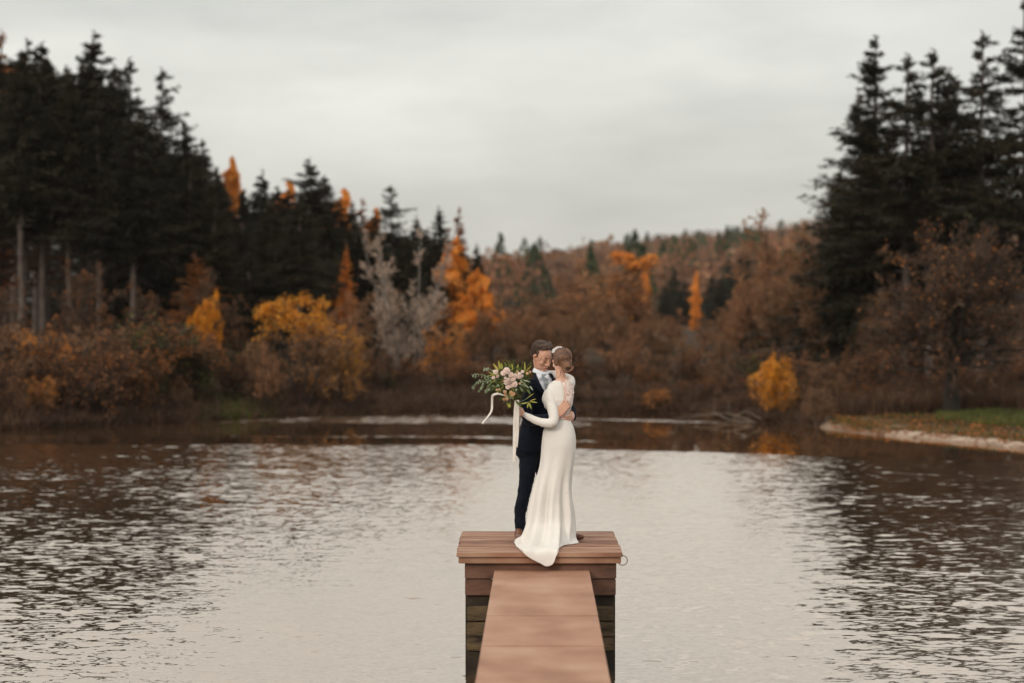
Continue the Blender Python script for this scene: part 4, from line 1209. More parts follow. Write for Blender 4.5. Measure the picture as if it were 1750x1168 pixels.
def blend(name, mb, mat, voxel, smooth=4, parent=None, xf=None, factor=0.5):
    """join overlapping volumes into one continuous skin"""
    me = mb.mesh(name)
    if xf is not None: me.transform(xf)
    me.materials.append(mat)
    o = link(bpy.data.objects.new(name, me), parent)
    r = o.modifiers.new('remesh', 'REMESH'); r.mode = 'VOXEL'; r.voxel_size = voxel; r.use_smooth_shade = True
    if smooth:
        s_ = o.modifiers.new('smooth', 'SMOOTH'); s_.factor = factor; s_.iterations = smooth
    return o

def ellring(c, s_, f_, a_, b_, n=32, p_=2.3):
    t_ = np.arange(n)/n*2*np.pi
    ct, st = np.cos(t_), np.sin(t_)
    k = (np.abs(ct)**p_+np.abs(st)**p_)**(-1/p_)
    return np.array(c)[None]+np.array(s_)[None]*(ct*k*a_)[:, None]+np.array(f_)[None]*(st*k*b_)[:, None]

def cloth(name, cols, scale=14, rough=0.85, bump=0.3, bscale=60, sheen=0.2, **kw):
    return surf_mat(name, cols, scale, rough, bump, bscale, sheen=sheen, spec=0.08, bdist=0.004, **kw)

def skin_mat(name, base, blush):
    m, t, out = newmat(name)
    tcn = N_(t, 'ShaderNodeTexCoord')
    no = N_(t, 'ShaderNodeTexNoise', Scale=22.0, Detail=4.0); t.links.new(tcn.outputs['Object'], no.inputs['Vector'])
    r = ramp(t, [base, blush], [0.3, 0.75]); t.links.new(no.outputs['Fac'], r.inputs['Fac'])
    p = N_(t, 'ShaderNodeBsdfPrincipled', Roughness=0.5)
    p.inputs['Subsurface Weight'].default_value = 0.12; p.inputs['Subsurface Radius'].default_value = (0.01, 0.004, 0.002)
    p.inputs['Subsurface Scale'].default_value = 1.0
    t.links.new(r.outputs['Color'], p.inputs['Base Color']); t.links.new(p.outputs[0], out.inputs['Surface'])
    return m
M['skin_m'] = skin_mat('skin_groom', (0.52, 0.28, 0.19), (0.58, 0.31, 0.21))
M['skin_w'] = skin_mat('skin_bride', (0.60, 0.35, 0.25), (0.66, 0.38, 0.28))
M['navy'] = cloth('navy_wool', [(0.0035, 0.005, 0.010), (0.007, 0.0095, 0.017)], sheen=0.04)
M['shirt'] = cloth('white_shirt', [(0.62, 0.64, 0.70), (0.72, 0.73, 0.78)])
M['tie'] = surf_mat('patterned_tie', [(0.10, 0.12, 0.14), (0.40, 0.42, 0.42)], 130, 0.7, lo=0.42, hi=0.58)
M['dress'] = cloth('ivory_crepe', [(0.64, 0.60, 0.555), (0.71, 0.67, 0.625)], 3, 0.95, 0.5, 34, sheen=0.1)
M['lace'] = cloth('ivory_lace', [(0.72, 0.60, 0.55), (0.82, 0.74, 0.69)], 40, 0.8, 0.3, 80)
M['lace_skin'] = surf_mat('sheer_back', [(0.58, 0.33, 0.27), (0.66, 0.48, 0.42), (0.74, 0.62, 0.57)], 32, 0.6, lo=0.36, hi=0.66, detail=3)
M['hair_m'] = surf_mat('brown_hair', [(0.022, 0.010, 0.006), (0.085, 0.042, 0.024)], 40, 0.6, 0.8, 90, stretch=(1, 1, 0.4), spec=0.5, island=0.5, bdist=0.004)
M['hair_w'] = surf_mat('chestnut_hair', [(0.05, 0.021, 0.011), (0.22, 0.10, 0.05)], 30, 0.5, 0.6, 90, spec=0.5, island=0.6, bdist=0.003)
M['dark'] = surf_mat('lashes_brows', [(0.02, 0.012, 0.008), (0.05, 0.028, 0.018)], 60, 0.7)
M['lip'] = surf_mat('lips', [(0.42, 0.15, 0.11), (0.48, 0.18, 0.13)], 40, 0.5)
M['shoe'] = surf_mat('brown_leather', [(0.09, 0.030, 0.014), (0.16, 0.06, 0.03)], 20, 0.4, 0.2)

DM = 22.45; DW = 22.18
def man(px, py, dy=0.0): return P(px, py, DM+dy)
def wom(px, py, dy=0.0): return P(px, py, DW+dy)

def head_parts(mb, s=1.0, fem=False, ears=True):
    """face looks along -Y, chin down, origin between the ears"""
    ball(mb, (0, 0.022*s, 0.045*s), (0.076*s, 0.093*s, 0.080*s))
    ball(mb, (0, -0.028*s, 0.022*s), (0.067*s, 0.058*s, 0.078*s))
    ball(mb, (0, -0.032*s, -0.022*s), (0.060*s, 0.055*s, 0.070*s))
    jw = 0.046 if fem else 0.053
    ball(mb, (0, -0.030*s, -0.068*s), (jw*s, 0.050*s, 0.040*s))
    for k in (-1, 1): chain(mb, [(k*0.050*s, 0.006*s, -0.020*s), (k*0.044*s, -0.006*s, -0.058*s), (k*0.020*s, -0.052*s, -0.088*s)], [0.022*s, 0.020*s, 0.018*s], 12)
    ball(mb, (0, -0.068*s, -0.094*s), (0.024*s, 0.020*s, 0.018*s))
    chain(mb, [(0, -0.084*s, 0.018*s), (0, -0.096*s, -0.004*s), (0, -0.107*s, -0.026*s)], [0.009*s, 0.010*s, 0.0135*s], 10)
    for k in (-1, 1):
        ball(mb, (k*0.014*s, -0.093*s, -0.030*s), (0.010*s, 0.013*s, 0.009*s), n=10, m_=6)
        ball(mb, (k*0.030*s, -0.076*s, 0.026*s), (0.026*s, 0.012*s, 0.009*s), n=10, m_=6)   # brow ridge
        ball(mb, (k*0.040*s, -0.064*s, -0.020*s), (0.020*s, 0.016*s, 0.022*s), n=12, m_=8)  # cheekbone
        ball(mb, (k*0.030*s, -0.071*s, 0.006*s), (0.017*s, 0.013*s, 0.011*s), n=10, m_=6)   # lowered eyelid
        if not ears: continue
        chain(mb, [(k*0.071*s, 0.004*s, -0.022*s), (k*0.076*s, 0.010*s, -0.004), (k*0.082*s, 0.016*s, 0.014*s), (k*0.076*s, 0.004*s, 0.022*s)], [0.007*s, 0.0085*s, 0.009*s, 0.006*s], 10)
    ball(mb, (0, -0.083*s, -0.056*s), (0.023*s, 0.012*s, 0.0055*s), n=12, m_=6)
    ball(mb, (0, -0.081*s, -0.066*s), (0.020*s, 0.012*s, 0.0065*s), n=12, m_=6)

def hand(mb, wrist, palm_dir, across, normal, s=1.0, curl=0.5, thumb_side=1, spread=0.12, lens=(0.068, 0.078, 0.073, 0.056)):
    """palm and five unequal bent fingers; normal points out of the palm"""
    w = np.array(wrist, float); d = unit(np.array(palm_dir, float)); nrm = unit(np.array(normal, float)); a_ = unit(np.array(across, float))
    a_ = unit(a_-d*np.dot(a_, d)); nrm = unit(nrm-d*np.dot(nrm, d)-a_*np.dot(nrm, a_))
    pl = 0.092*s
    for k, o_ in enumerate((-0.030, -0.010, 0.010, 0.029)):
        chain(mb, [w+a_*o_*0.55*s, w+d*pl*0.55+a_*o_*0.9*s, w+d*pl+a_*o_*s], [0.0135*s, 0.0135*s, 0.0115*s], 10)
    for k, o_ in enumerate((0.031, 0.0105, -0.0105, -0.030)):
        o2 = o_*thumb_side
        p0 = w+d*pl*0.96+a_*o2*s; ln = lens[k]*s
        dirs = d+a_*o2*spread*10
        dirs = unit(dirs); pts = [p0]; ang = 0
        for j, fr in enumerate((0.45, 0.31, 0.24)):
            ang += curl*(0.55+0.25*j)*(1+0.12*k)
            v = dirs*math.cos(ang)+nrm*math.sin(ang)
            pts.append(pts[-1]+v*ln*fr)
        chain(mb, pts, [0.0098*s, 0.0092*s, 0.0085*s, 0.0072*s], 10)
    t0 = w+d*pl*0.22+a_*thumb_side*0.026*s
    chain(mb, [t0, t0+d*0.028*s+a_*thumb_side*0.024*s+nrm*0.012*s, t0+d*0.056*s+a_*thumb_side*0.030*s+nrm*0.026*s, t0+d*0.076*s+a_*thumb_side*0.026*s+nrm*0.034*s],
          [0.014*s, 0.012*s, 0.0105*s, 0.0085*s], 10)

def rotm(yaw, pitch, roll=0.0):
    """yaw turns the face from the camera towards +X, pitch lowers it"""
    return Matrix.Rotation(yaw, 4, 'Z') @ Matrix.Rotation(pitch, 4, 'X') @ Matrix.Rotation(roll, 4, 'Y')

def curve_pts(pts, k=8):
    pts = np.array(pts, float); out = []; m_ = len(pts)
    for i in range(m_-1):
        p0 = pts[max(i-1, 0)]; p1 = pts[i]; p2 = pts[i+1]; p3 = pts[min(i+2, m_-1)]
        for t_ in np.arange(k)/k: out.append(0.5*((2*p1)+(-p0+p2)*t_+(2*p0-5*p1+4*p2-p3)*t_**2+(-p0+3*p1-3*p2+p3)*t_**3))
    out.append(pts[-1]); return np.array(out)
# ------------------------------------------------------------------ the groom
groom = empty('person', tuple(P(915, 922, DM)))
bpy.context.view_layer.update()
def own(o, root):
    """hang a mesh modelled in place under its root without moving it"""
    o.parent = root
    o.data.transform(Matrix.Translation(-root.location)); return o
tag(groom, 'man in dark navy suit with patterned tie, looking down at the woman in white', 'person', 'wedding couple embracing on the pier')

PHI = R(48)
ms_, mf_ = np.array([math.cos(PHI), math.sin(PHI), 0]), np.array([math.sin(PHI), -math.cos(PHI), 0])
# torso table: py, centre px, half width across the shoulders, half depth
MT = [(640, 926, 0.062, 0.060), (645, 926, 0.090, 0.068), (650, 926, 0.140, 0.082), (656, 926, 0.176, 0.096), (665, 926, 0.188, 0.110), (680, 925, 0.185, 0.122), (700, 922, 0.170, 0.118),
      (715, 919, 0.160, 0.112), (730, 915, 0.160, 0.115), (748, 911, 0.168, 0.122), (762, 908, 0.176, 0.128), (771, 907, 0.178, 0.130)]
def mring(py, off=0.0, n=36):
    a = [np.interp(py, [q[0] for q in MT], [q[k] for q in MT]) for k in (1, 2, 3)]
    return ellring(man(a[0], py, 0.02), ms_, mf_, a[1]+off, a[2]+off, n)
def msurf(px, py, off=0.0):
    r = mring(py, off, 400); c = r.mean(0)
    fr = r[(r[:, 1]-c[1]) < 0.03]; fr = fr[np.argsort(fr[:, 0])]
    x = (px-CX)/F*(DM-0.1)
    y = np.interp(x, fr[:, 0], fr[:, 1])
    return np.array([x, y-off, CZ-(py-HY)/F*(DM-0.1)])

HS = 1.06
hm = Matrix.Translation(Vector(man(925.5, 610.5, -0.01))) @ rotm(R(44), R(27), R(-6)) @ Matrix.Scale(HS, 4)
def tf(Mx, pts): return np.array([list(Mx @ Vector(p)) for p in pts])
def add_tf(dst, src, Mx):
    A = np.array(Mx)
    for V in src.V: V[:] = V@A[:3, :3].T+A[:3, 3]
    for k, fl in src.F.items():
        for f in fl: dst.F.setdefault(k, []).append(f+dst.n)
    dst.V += src.V; dst.n += src.n

body = MB(); hd = MB(); head_parts(hd); add_tf(body, hd, hm)
chain(body, [man(922, 616, 0.03), man(924, 632, 0.04), man(926, 650, 0.04)], [0.060, 0.058, 0.066])
loft(body, [mring(py, -0.025) for py in (652, 665, 685, 715, 745, 768)])
chain(body, [man(903, 765, -0.02), man(897, 835, -0.01), man(888.5, 880, 0.0), man(889.5, 905, -0.01), man(889, 916, -0.03), man(897, 920, -0.16)], [0.078, 0.048, 0.036, 0.034, 0.034, 0.025])
chain(body, [man(917, 765, 0.06), man(945, 838, 0.12), man(972, 905, 0.16), man(974, 915, 0.14), man(990, 920, 0.05)], [0.080, 0.050, 0.034, 0.036, 0.025])
# his right arm crosses in front of his waist to her back
RA = [man(910, 659, -0.10), man(901, 690, -0.16), man(903, 716, -0.22), man(926, 718, -0.36), man(948, 712, -0.42)]
chain(body, RA, [0.050, 0.045, 0.040, 0.034, 0.028])
# his left arm goes round behind her
LA = [man(944, 660, 0.10), man(962, 682, 0.14), man(976, 704, 0.06), man(976, 716, -0.12)]
chain(body, LA, [0.045, 0.042, 0.036, 0.026])
hand(body, P(952, 711, DW-0.135), (0.62, 0.0, 0.78), (-0.78, 0.05, 0.62), (0.05, 1, 0), 1.0, 0.12, 1, 0.10)
# the other hand comes round from the far side, fingers towards the camera's left
hand(body, P(975.5, 713, DW+0.03), (-0.25, -0.95, -0.2), (0.05, -0.2, 1.0), (-1, 0.1, 0.1), 1.0, 0.62, 1, 0.05)
ob = blend('body', body, M['skin_m'], 0.0042, 6); own(ob, groom)

# hair
hh = MB()
ball(hh, (0, 0.034, 0.054), (0.0795, 0.088, 0.081))
ball(hh, (0, 0.070, 0.015), (0.066, 0.050, 0.065))
chain(hh, [(-0.056, -0.022, 0.092), (-0.030, -0.042, 0.106), (0.006, -0.048, 0.112), (0.038, -0.038, 0.108), (0.057, -0.015, 0.096)], [0.009, 0.012, 0.013, 0.012, 0.009])
chain(hh, [(-0.050, 0.00, 0.110), (0.0, -0.022, 0.122), (0.048, 0.0, 0.112)], [0.018, 0.022, 0.018])
for k in (-1, 1): chain(hh, [(k*0.070, -0.010, 0.06), (k*0.069, -0.010, 0.03), (k*0.067, -0.006, 0.008)], [0.010, 0.006, 0.003], 8)
h2 = MB(); add_tf(h2, hh, hm)
ob = blend('hair', h2, M['hair_m'], 0.005, 2); own(ob, groom)
rng = np.random.default_rng(4)
lk_ = MB()
for i in range(1500):
    th = rng.uniform(0, 2*np.pi); u_ = rng.uniform(0.05, 1.0)
    # points over the crown of the head
    ph = u_*1.15
    c = np.array([0, 0.026, 0.058]); r_ = np.array([0.082, 0.088, 0.079])
    p0 = c+r_*np.array([math.sin(ph)*math.cos(th), math.sin(ph)*math.sin(th), math.cos(ph)])
    front = p0[1] < -0.02
    if p0[1] < -0.045 and p0[2] < 0.10: continue
    nrm = unit((p0-c)/r_)
    back = np.array([rng.normal(0.25, 0.35), 0.55 if not front else 0.2, 0.25 if front else -0.1])
    tng = unit(back-nrm*np.dot(back, nrm))
    ln = rng.uniform(0.018, 0.034)
    pts = [p0-nrm*0.001, p0+tng*ln*0.5+nrm*(0.0045+(0.008 if front else 0)), p0+tng*ln+nrm*0.001]
    chain(lk_, pts, [0.0014, 0.0017, 0.0006], 4, sub=2)
for i in range(420):
    u_ = rng.uniform(-1, 1); w_ = rng.uniform(0, 1)
    p0 = np.array([0.058*u_, -0.056+0.034*u_*u_+w_*0.035, 0.100-0.010*u_*u_+w_*0.016])
    p1 = p0+np.array([0.006, -0.010*(1-w_), 0.014+0.008*rng.uniform()]); p2 = p1+np.array([0.014*rng.uniform(0.3, 1.2), 0.010+0.008*w_, 0.006]); p3 = p2+np.array([0.010, 0.014, -0.002+rng.normal(0, 0.003)])
    chain(lk_, [p0, p1, p2, p3], [0.0022, 0.0028, 0.0024, 0.0007], 4, sub=2)
for i in range(900):
    a_ = rng.choice([-1, 1]); y_ = rng.uniform(-0.02, 0.085); z_ = rng.uniform(0.0, 0.10)
    rr_ = 1-((y_-0.034)/0.088)**2-((z_-0.054)/0.081)**2
    if rr_ <= 0.02 or (y_ < 0.012 and z_ < 0.04): continue
    p0 = np.array([a_*0.0795*math.sqrt(rr_), y_, z_]); n_ = unit((p0-np.array([0, 0.034, 0.054]))/np.array([0.0795, 0.088, 0.081])**2)
    p1 = p0+n_*0.0022+np.array([0, 0.007, -0.010]); chain(lk_, [p0, (p0+p1)/2+n_*0.001, p1], [0.001, 0.0012, 0.0005], 3, sub=1)
h3 = MB(); add_tf(h3, lk_, hm); ob = h3.obj('hair_locks', M['hair_m'], None, True); own(ob, groom)
# brows, lashes, lips
fm = MB()
for k in (-1, 1):
    chain(fm, [(k*0.014, -0.0885, 0.0315), (k*0.030, -0.0865, 0.0375), (k*0.047, -0.074, 0.033)], [0.0024, 0.0032, 0.0016], 6)
f2 = MB(); add_tf(f2, fm, hm); own(f2.obj('eyebrows', M['dark'], None, True), groom)
for k in (-1, 1):
    fm = MB(); chain(fm, [(k*0.017, -0.0835, 0.0015), (k*0.030, -0.0855, -0.0035), (k*0.045, -0.0755, 0.0005)], [0.0010, 0.0018, 0.0010], 6)
    f2 = MB(); add_tf(f2, fm, hm); own(f2.obj('eyelashes', M['dark'], None, True), groom)
fm = MB()
chain(fm, [(-0.021, -0.0865, -0.0595), (-0.009, -0.0955, -0.0565), (0, -0.0955, -0.058), (0.009, -0.0955, -0.0565), (0.021, -0.0865, -0.0595)], [0.0015, 0.0035, 0.003, 0.0035, 0.0015], 6)
chain(fm, [(-0.018, -0.0855, -0.063), (0, -0.0935, -0.0665), (0.018, -0.0855, -0.063)], [0.0015, 0.0045, 0.0015], 6)
f2 = MB(); add_tf(f2, fm, hm); own(f2.obj('lips', M['lip'], None, True), groom)

# jacket
jk = MB()
loft(jk, [mring(py) for py in (641, 645, 650, 656, 665, 680, 700, 715, 730, 748, 762, 771)])
chain(jk, RA[:4]+[man(945, 713, -0.41)], [0.066, 0.062, 0.056, 0.050, 0.044])
chain(jk, LA[:3]+[man(977, 713, -0.02)], [0.062, 0.056, 0.048, 0.040])
ball(jk, man(911, 656, -0.08), (0.062, 0.062, 0.045)); ball(jk, man(942, 655, 0.10), (0.060, 0.062, 0.045))
ob = blend('jacket', jk, M['navy'], 0.006, 5); own(ob, groom)
dsp = bpy.data.textures.new('creases', 'CLOUDS'); dsp.noise_scale = 0.09
md = ob.modifiers.new('creases', 'DISPLACE'); md.texture = dsp; md.strength = 0.014; md.mid_level = 0.5
wr = bpy.data.textures.new('wrinkles', 'CLOUDS'); wr.noise_scale = 0.028; wr.noise_basis = 'VORONOI_F2_F1'
md = ob.modifiers.new('wrinkles', 'DISPLACE'); md.texture = wr; md.strength = 0.006; md.mid_level = 0.3

def patch(rows, off, surf, nu=8, thick=0.003):
    """rows: (py, left px, right px); a shell lying on a surface"""
    mb = MB(); rows = np.array(rows, float); pys = np.linspace(rows[0, 0], rows[-1, 0], 26)
    G = np.array([[surf(l+(r-l)*u_, py, off) for u_ in np.linspace(0, 1, nu)] for py, l, r in zip(pys, np.interp(pys, rows[:, 0], rows[:, 1]), np.interp(pys, rows[:, 0], rows[:, 2]))])
    nr = len(pys); B = G+np.array([0, thick+off, 0])
    i = (np.arange(nr-1)[:, None]*nu+np.arange(nu-1)[None]).ravel()
    q = np.stack([i, i+nu, i+nu+1, i+1], 1); n_ = nr*nu
    side = []
    e = [(a*nu, (a+1)*nu) for a in range(nr-1)]+[((a+1)*nu+nu-1, a*nu+nu-1) for a in range(nr-1)]+[(a+1, a) for a in range(nu-1)]+[((nr-1)*nu+a, (nr-1)*nu+a+1) for a in range(nu-1)]
    side = np.array([(a, b, b+n_, a+n_) for a, b in e])
    mb.add(np.concatenate([G.reshape(-1, 3), B.reshape(-1, 3)]), q, q[:, ::-1]+n_, side)
    return mb
own(patch([(640, 917, 938), (643, 917, 943), (650, 919.5, 945), (660, 924.5, 944), (672, 931, 942), (684, 937, 939)], 0.006, msurf).obj('shirt', M['shirt'], None, True), groom)
own(patch([(640.5, 925.5, 932.5), (644, 926.5, 934), (648, 928, 935), (660, 930.5, 939.5), (672, 934, 941.5), (684, 936.5, 939.5)], 0.013, msurf).obj('tie', M['tie'], None, True), groom)
own(patch([(638, 911.5, 916), (645, 912, 918), (655, 913.5, 923), (661, 914, 926), (664, 918, 927.5), (675, 927, 935), (688, 936, 940)], 0.014, msurf, 5).obj('lapel', M['navy'], None, True), groom)
own(patch([(639, 938, 943), (648, 943, 949), (660, 944, 951), (675, 942, 948), (687, 940, 942)], 0.014, msurf, 5).obj('lapel', M['navy'], None, True), groom)
# collar: a band round the neck with two points
cb = MB()
cc = man(924.5, 634, 0.035)
rg = []
for z_, k_, tz_ in ((0.016, 0.064, 0.9), (0.012, 0.069, 0.9), (-0.005, 0.076, 0.9), (-0.022, 0.084, 1.0), (-0.022, 0.078, 1.0), (0.0, 0.068, 0.9), (0.014, 0.060, 0.9)):
    r = ellring(cc+np.array([0.002, 0, z_]), ms_, mf_, k_, k_*1.02, 40, 2.0)
    fw = (r-cc)@mf_; r[:, 2] -= 0.30*np.maximum(fw, -0.04); rg.append(r)
loft(cb, rg+[rg[0]], cap=False)
own(cb.obj('collar', M['shirt'], None, True), groom)
for a0, a1, a2 in (((916, 638), (927, 644), (922, 651)), ((937, 640), (930, 644.5), (938, 650))):
    mb = MB(); T = [msurf(a0[0], a0[1], 0.02), msurf(a1[0], a1[1], 0.024), msurf(a2[0], a2[1], 0.020)]
    T = np.array(T); mb.add(np.concatenate([T, T+np.array([0, 0.005, 0])]), np.array([[0, 1, 2], [5, 4, 3]]), np.array([[0, 3, 4, 1], [1, 4, 5, 2], [2, 5, 3, 0]]))
    own(mb.obj('collar_point', M['shirt'], None), groom)
# trousers
tr = MB()
loft(tr, [mring(py, -0.012) for py in (748, 760, 768)]+[ellring(man(906, 776, 0.02), ms_, mf_, 0.155, 0.112, 36), ellring(man(906, 784, 0.02), ms_, mf_, 0.12, 0.09, 36)])
chain(tr, [man(903, 772, -0.02), man(902, 800, -0.02), man(897.5, 835, -0.01), man(891, 866, 0.0), man(888.5, 880, 0.0), man(889.5, 907, -0.01), man(890, 914, -0.02)], [0.094, 0.083, 0.066, 0.058, 0.056, 0.049, 0.047])
chain(tr, [man(914, 772, 0.06), man(930, 805, 0.10), man(944, 838, 0.13), man(956, 872, 0.15), man(966, 900, 0.17), man(969, 912, 0.16)], [0.092, 0.080, 0.064, 0.056, 0.050, 0.048])
ob = blend('trousers', tr, M['navy'], 0.006, 4); own(ob, groom)
md = ob.modifiers.new('creases', 'DISPLACE'); md.texture = dsp; md.strength = 0.020; md.mid_level = 0.5
md = ob.modifiers.new('wrinkles', 'DISPLACE'); md.texture = wr; md.strength = 0.007; md.mid_level = 0.3
for pts in ([P(886.5, 919, DM-0.08), P(890, 919, DM-0.20), P(898, 922, DM-0.33)], [P(970, 917, DM+0.08), P(981, 918, DM-0.04), P(993, 922, DM-0.15)]):
    sh = MB(); pts = [p+np.array([0, 0, DZ+0.034-p[2]]) for p in pts]
    chain(sh, [pts[0]+[0, 0, 0.035], pts[0]+[0, -0.01, 0.008]], [0.040, 0.040])
    chain(sh, pts, [0.036, 0.040, 0.030], flat=((0, 0, 1), 0.85))
    v0 = pts[0]; d_ = unit(pts[-1]-pts[0])
    ob = blend('shoe', sh, M['shoe'], 0.005, 2); own(ob, groom)

# ------------------------------------------------------------------ the bride
bride = empty('person', tuple(P(950, 930, DW)))
tag(bride, 'woman in long ivory dress seen from behind, hair in a low bun', 'person', 'wedding couple embracing on the pier')
# torso table: py, left px, right px, half depth
BT = [(645, 953, 972, 0.055), (649, 948, 976, 0.070), (654, 942, 980, 0.085), (661, 938, 981, 0.100), (672, 934, 981, 0.112), (684, 929, 979.5, 0.125), (692, 930, 978, 0.118), (702, 937, 974, 0.098),
      (712, 939, 972, 0.092), (722, 935, 976, 0.105), (735, 929, 981.5, 0.130), (746, 926.5, 984, 0.15), (760, 925.5, 984.5, 0.16), (778, 924, 983, 0.16), (800, 921, 979.5, 0.165),
      (829, 912, 977, 0.185), (850, 907, 978.5, 0.205), (873, 901.5, 982, 0.235), (890, 899.5, 983.5, 0.26)]
def bparam(py): return [np.interp(py, [q[0] for q in BT], [q[k] for q in BT]) for k in (1, 2, 3)]
def bring(py, off=0.0, n=36, pw=2.25):
    l, r, b_ = bparam(py); c = wom((l+r)/2, py)
    return ellring(c, (1, 0, 0), (0, 1, 0), (r-l)/2/F*DW+off, b_+off, n, pw)
def bsurf(px, py, off=0.0):
    l, r, b_ = bparam(py); c = (l+r)/2; u_ = np.clip((px-c)/((r-l)/2), -0.985, 0.985)
    p = wom(px, py); p[1] = DW-(b_*(1-abs(u_)**2.25)**(1/2.25))-off
    # keep the point on its sight column at the new distance
    return np.array([(px-CX)/F*DW, p[1], p[2]])

bm_ = Matrix.Translation(Vector(wom(959.5, 619.5, 0.0))) @ rotm(R(-140), R(8), R(4)) @ Matrix.Scale(0.93, 4)
body = MB(); hd = MB(); head_parts(hd, fem=True, ears=False); add_tf(body, hd, bm_)
chain(body, [wom(957, 626, 0.0), wom(958, 640, 0.0), wom(961, 655, 0.0)], [0.048, 0.045, 0.055])
chain(body, [wom(943, 660, 0.0), wom(960, 653, 0.0), wom(976, 660, 0.0)], [0.030, 0.040, 0.030], flat=((0, 1, 0), 1.3))
loft(body, [bring(py, -0.012) for py in (649, 656, 664, 684, 712, 735, 760)])
ARM = [wom(944, 665, -0.01), wom(944, 690, -0.10), wom(946, 722, -0.17), wom(920, 721, -0.15), wom(897, 709.5, -0.10)]
chain(body, ARM, [0.040, 0.036, 0.032, 0.028, 0.021])
ARM2 = [wom(975, 660, 0.02), wom(972, 650, 0.12), wom(958, 643, 0.27), wom(943, 640, 0.38), wom(930, 640, 0.44)]
chain(body, ARM2, [0.038, 0.034, 0.030, 0.026, 0.02])
hand(body, wom(895.5, 708.5, -0.10), (-0.86, 0.1, 0.35), (0.3, 0.1, 0.95), (-0.1, 1.0, 0.0), 0.80, 0.85, 1, 0.06)
for s__ in (-1, 1): chain(body, [wom(950+s__*7, 760, 0), wom(950+s__*7, 850, 0), wom(952+s__*7, 922, 0.0), wom(950+s__*9, 925, -0.08)], [0.07, 0.045, 0.03, 0.02])
ob = blend('body', body, M['skin_w'], 0.005, 3); own(ob, bride)

# dress: bodice with sleeves
bd = MB()
loft(bd, [bring(py) for py in (651, 654, 661, 672, 684, 692, 702, 712, 722, 733)])
chain(bd, [wom(946, 662, -0.01), wom(941.5, 674, -0.06), wom(943.5, 695, -0.11), wom(946.5, 716, -0.165), wom(941, 724, -0.18), wom(920, 720.5, -0.155), wom(905, 713.5, -0.12), wom(898.5, 710, -0.105)],
      [0.046, 0.052, 0.051, 0.047, 0.047, 0.036, 0.031, 0.027])
chain(bd, [wom(974, 659, 0.01), wom(974, 650, 0.10), wom(960, 644, 0.25), wom(945, 640, 0.36), wom(932, 640, 0.43)], [0.044, 0.046, 0.043, 0.038, 0.032])
ball(bd, wom(944, 662, 0.0), (0.045, 0.06, 0.04)); ball(bd, wom(973, 657, 0.01), (0.042, 0.06, 0.045))
ball(bd, wom(935, 682, 0.03), (0.050, 0.06, 0.062))
ball(bd, wom(937, 676, 0.03), (0.048, 0.06, 0.062)); ball(bd, wom(937, 691, 0.03), (0.042, 0.06, 0.055))
ob = blend('bodice', bd, M['dress'], 0.005, 7); own(ob, bride)
dsp2 = bpy.data.textures.new('folds', 'CLOUDS'); dsp2.noise_scale = 0.06
md = ob.modifiers.new('folds', 'DISPLACE'); md.texture = dsp2; md.strength = 0.006; md.mid_level = 0.5
md = ob.modifiers.new('wrinkles', 'DISPLACE'); md.texture = wr; md.strength = 0.004; md.mid_level = 0.3
# neckline opening: bare upper back
# sheer lace back
own(patch([(651, 958, 971), (656, 961, 977), (664, 963, 979), (676, 964, 978.5), (688, 960, 977), (700, 956, 974.5), (708, 953, 972.5), (716, 953.5, 968)], 0.013, bsurf, 10).obj('lace_back', M['lace_skin'], None, True), bride)
rng = np.random.default_rng(8); lc = MB()
for i in range(110):
    py = rng.uniform(650, 712); l = np.interp(py, [650, 664, 680, 695, 712], [966, 968, 970, 968, 964]); r = np.interp(py, [650, 664, 690, 712], [974, 980, 978, 972])
    px = rng.uniform(l, r); c = bsurf(px, py, 0.017); npet = 5; a0 = rng.uniform(0, 6.28); sz = rng.uniform(0.006, 0.012)
    a = a0+np.arange(npet)*2*np.pi/npet
    d_ = np.stack([np.cos(a), np.full(npet, -0.25), np.sin(a)], 1); sd_ = np.stack([-np.sin(a), np.zeros(npet), np.cos(a)], 1)
    leaves(lc, np.repeat(c[None], npet, 0), d_, sd_, sz, sz*0.52)
own(lc.obj('lace_flowers', M['lace'], None), bride)
# skirt and train
n = 120; th = np.arange(n)/n*2*np.pi
def fold(py, r):
    k = sm(760, 880, py)
    c = r.mean(0); d_ = r-c; rad_ = np.linalg.norm(d_[:, :2], axis=1, keepdims=True)
    f = 0.030*k*(np.sin(th*8+0.6+0.6*np.sin(th*2))+0.55*np.sin(th*13+1.7+0.01*py)*k)*(0.6+0.4*np.sin(th*1.5+1))
    f = f-0.022*k
    r = r.copy(); r[:, :2] += (d_[:, :2]/rad_)*f[:, None]; return r
rings = [fold(py, bring(py, 0.003 if py < 740 else 0.0, n)) for py in (710, 716, 722, 729, 735, 746, 760, 778, 800, 815, 829, 850, 873)]
A = fold(890, bring(890, 0.0, n))
cx_, cy_ = A[:, 0].mean(), A[:, 1].mean()
def flo(px, py): D_ = top_y(py); return np.array([(px-CX)/F*D_, D_, DZ+0.012])
hemk = [(0, 987, 929, 0), (40, 980, 920, 0), (90, 948, 915, 0), (135, 905, 917, 0), (160, 890, 922, 0), (183, 881, 928.5, 0), (205, 884, 936, 0), (222, 893, 943.5, 0), (236, 902, 943.8, 952), (248, 914, 943.8, 959),
        (258, 924, 943.8, 964), (266, 932, 943.8, 969), (274, 939, 943.8, 968.5), (281, 946, 943.8, 965), (288, 950, 943.0, 951), (297, 955, 938, 0), (312, 963, 933, 0), (335, 977, 931, 0), (360, 987, 929, 0)]
hk = np.array(hemk, float); ang = np.degrees(th)
hx, hy = np.interp(ang, hk[:, 0], hk[:, 1]), np.interp(ang, hk[:, 0], hk[:, 2])
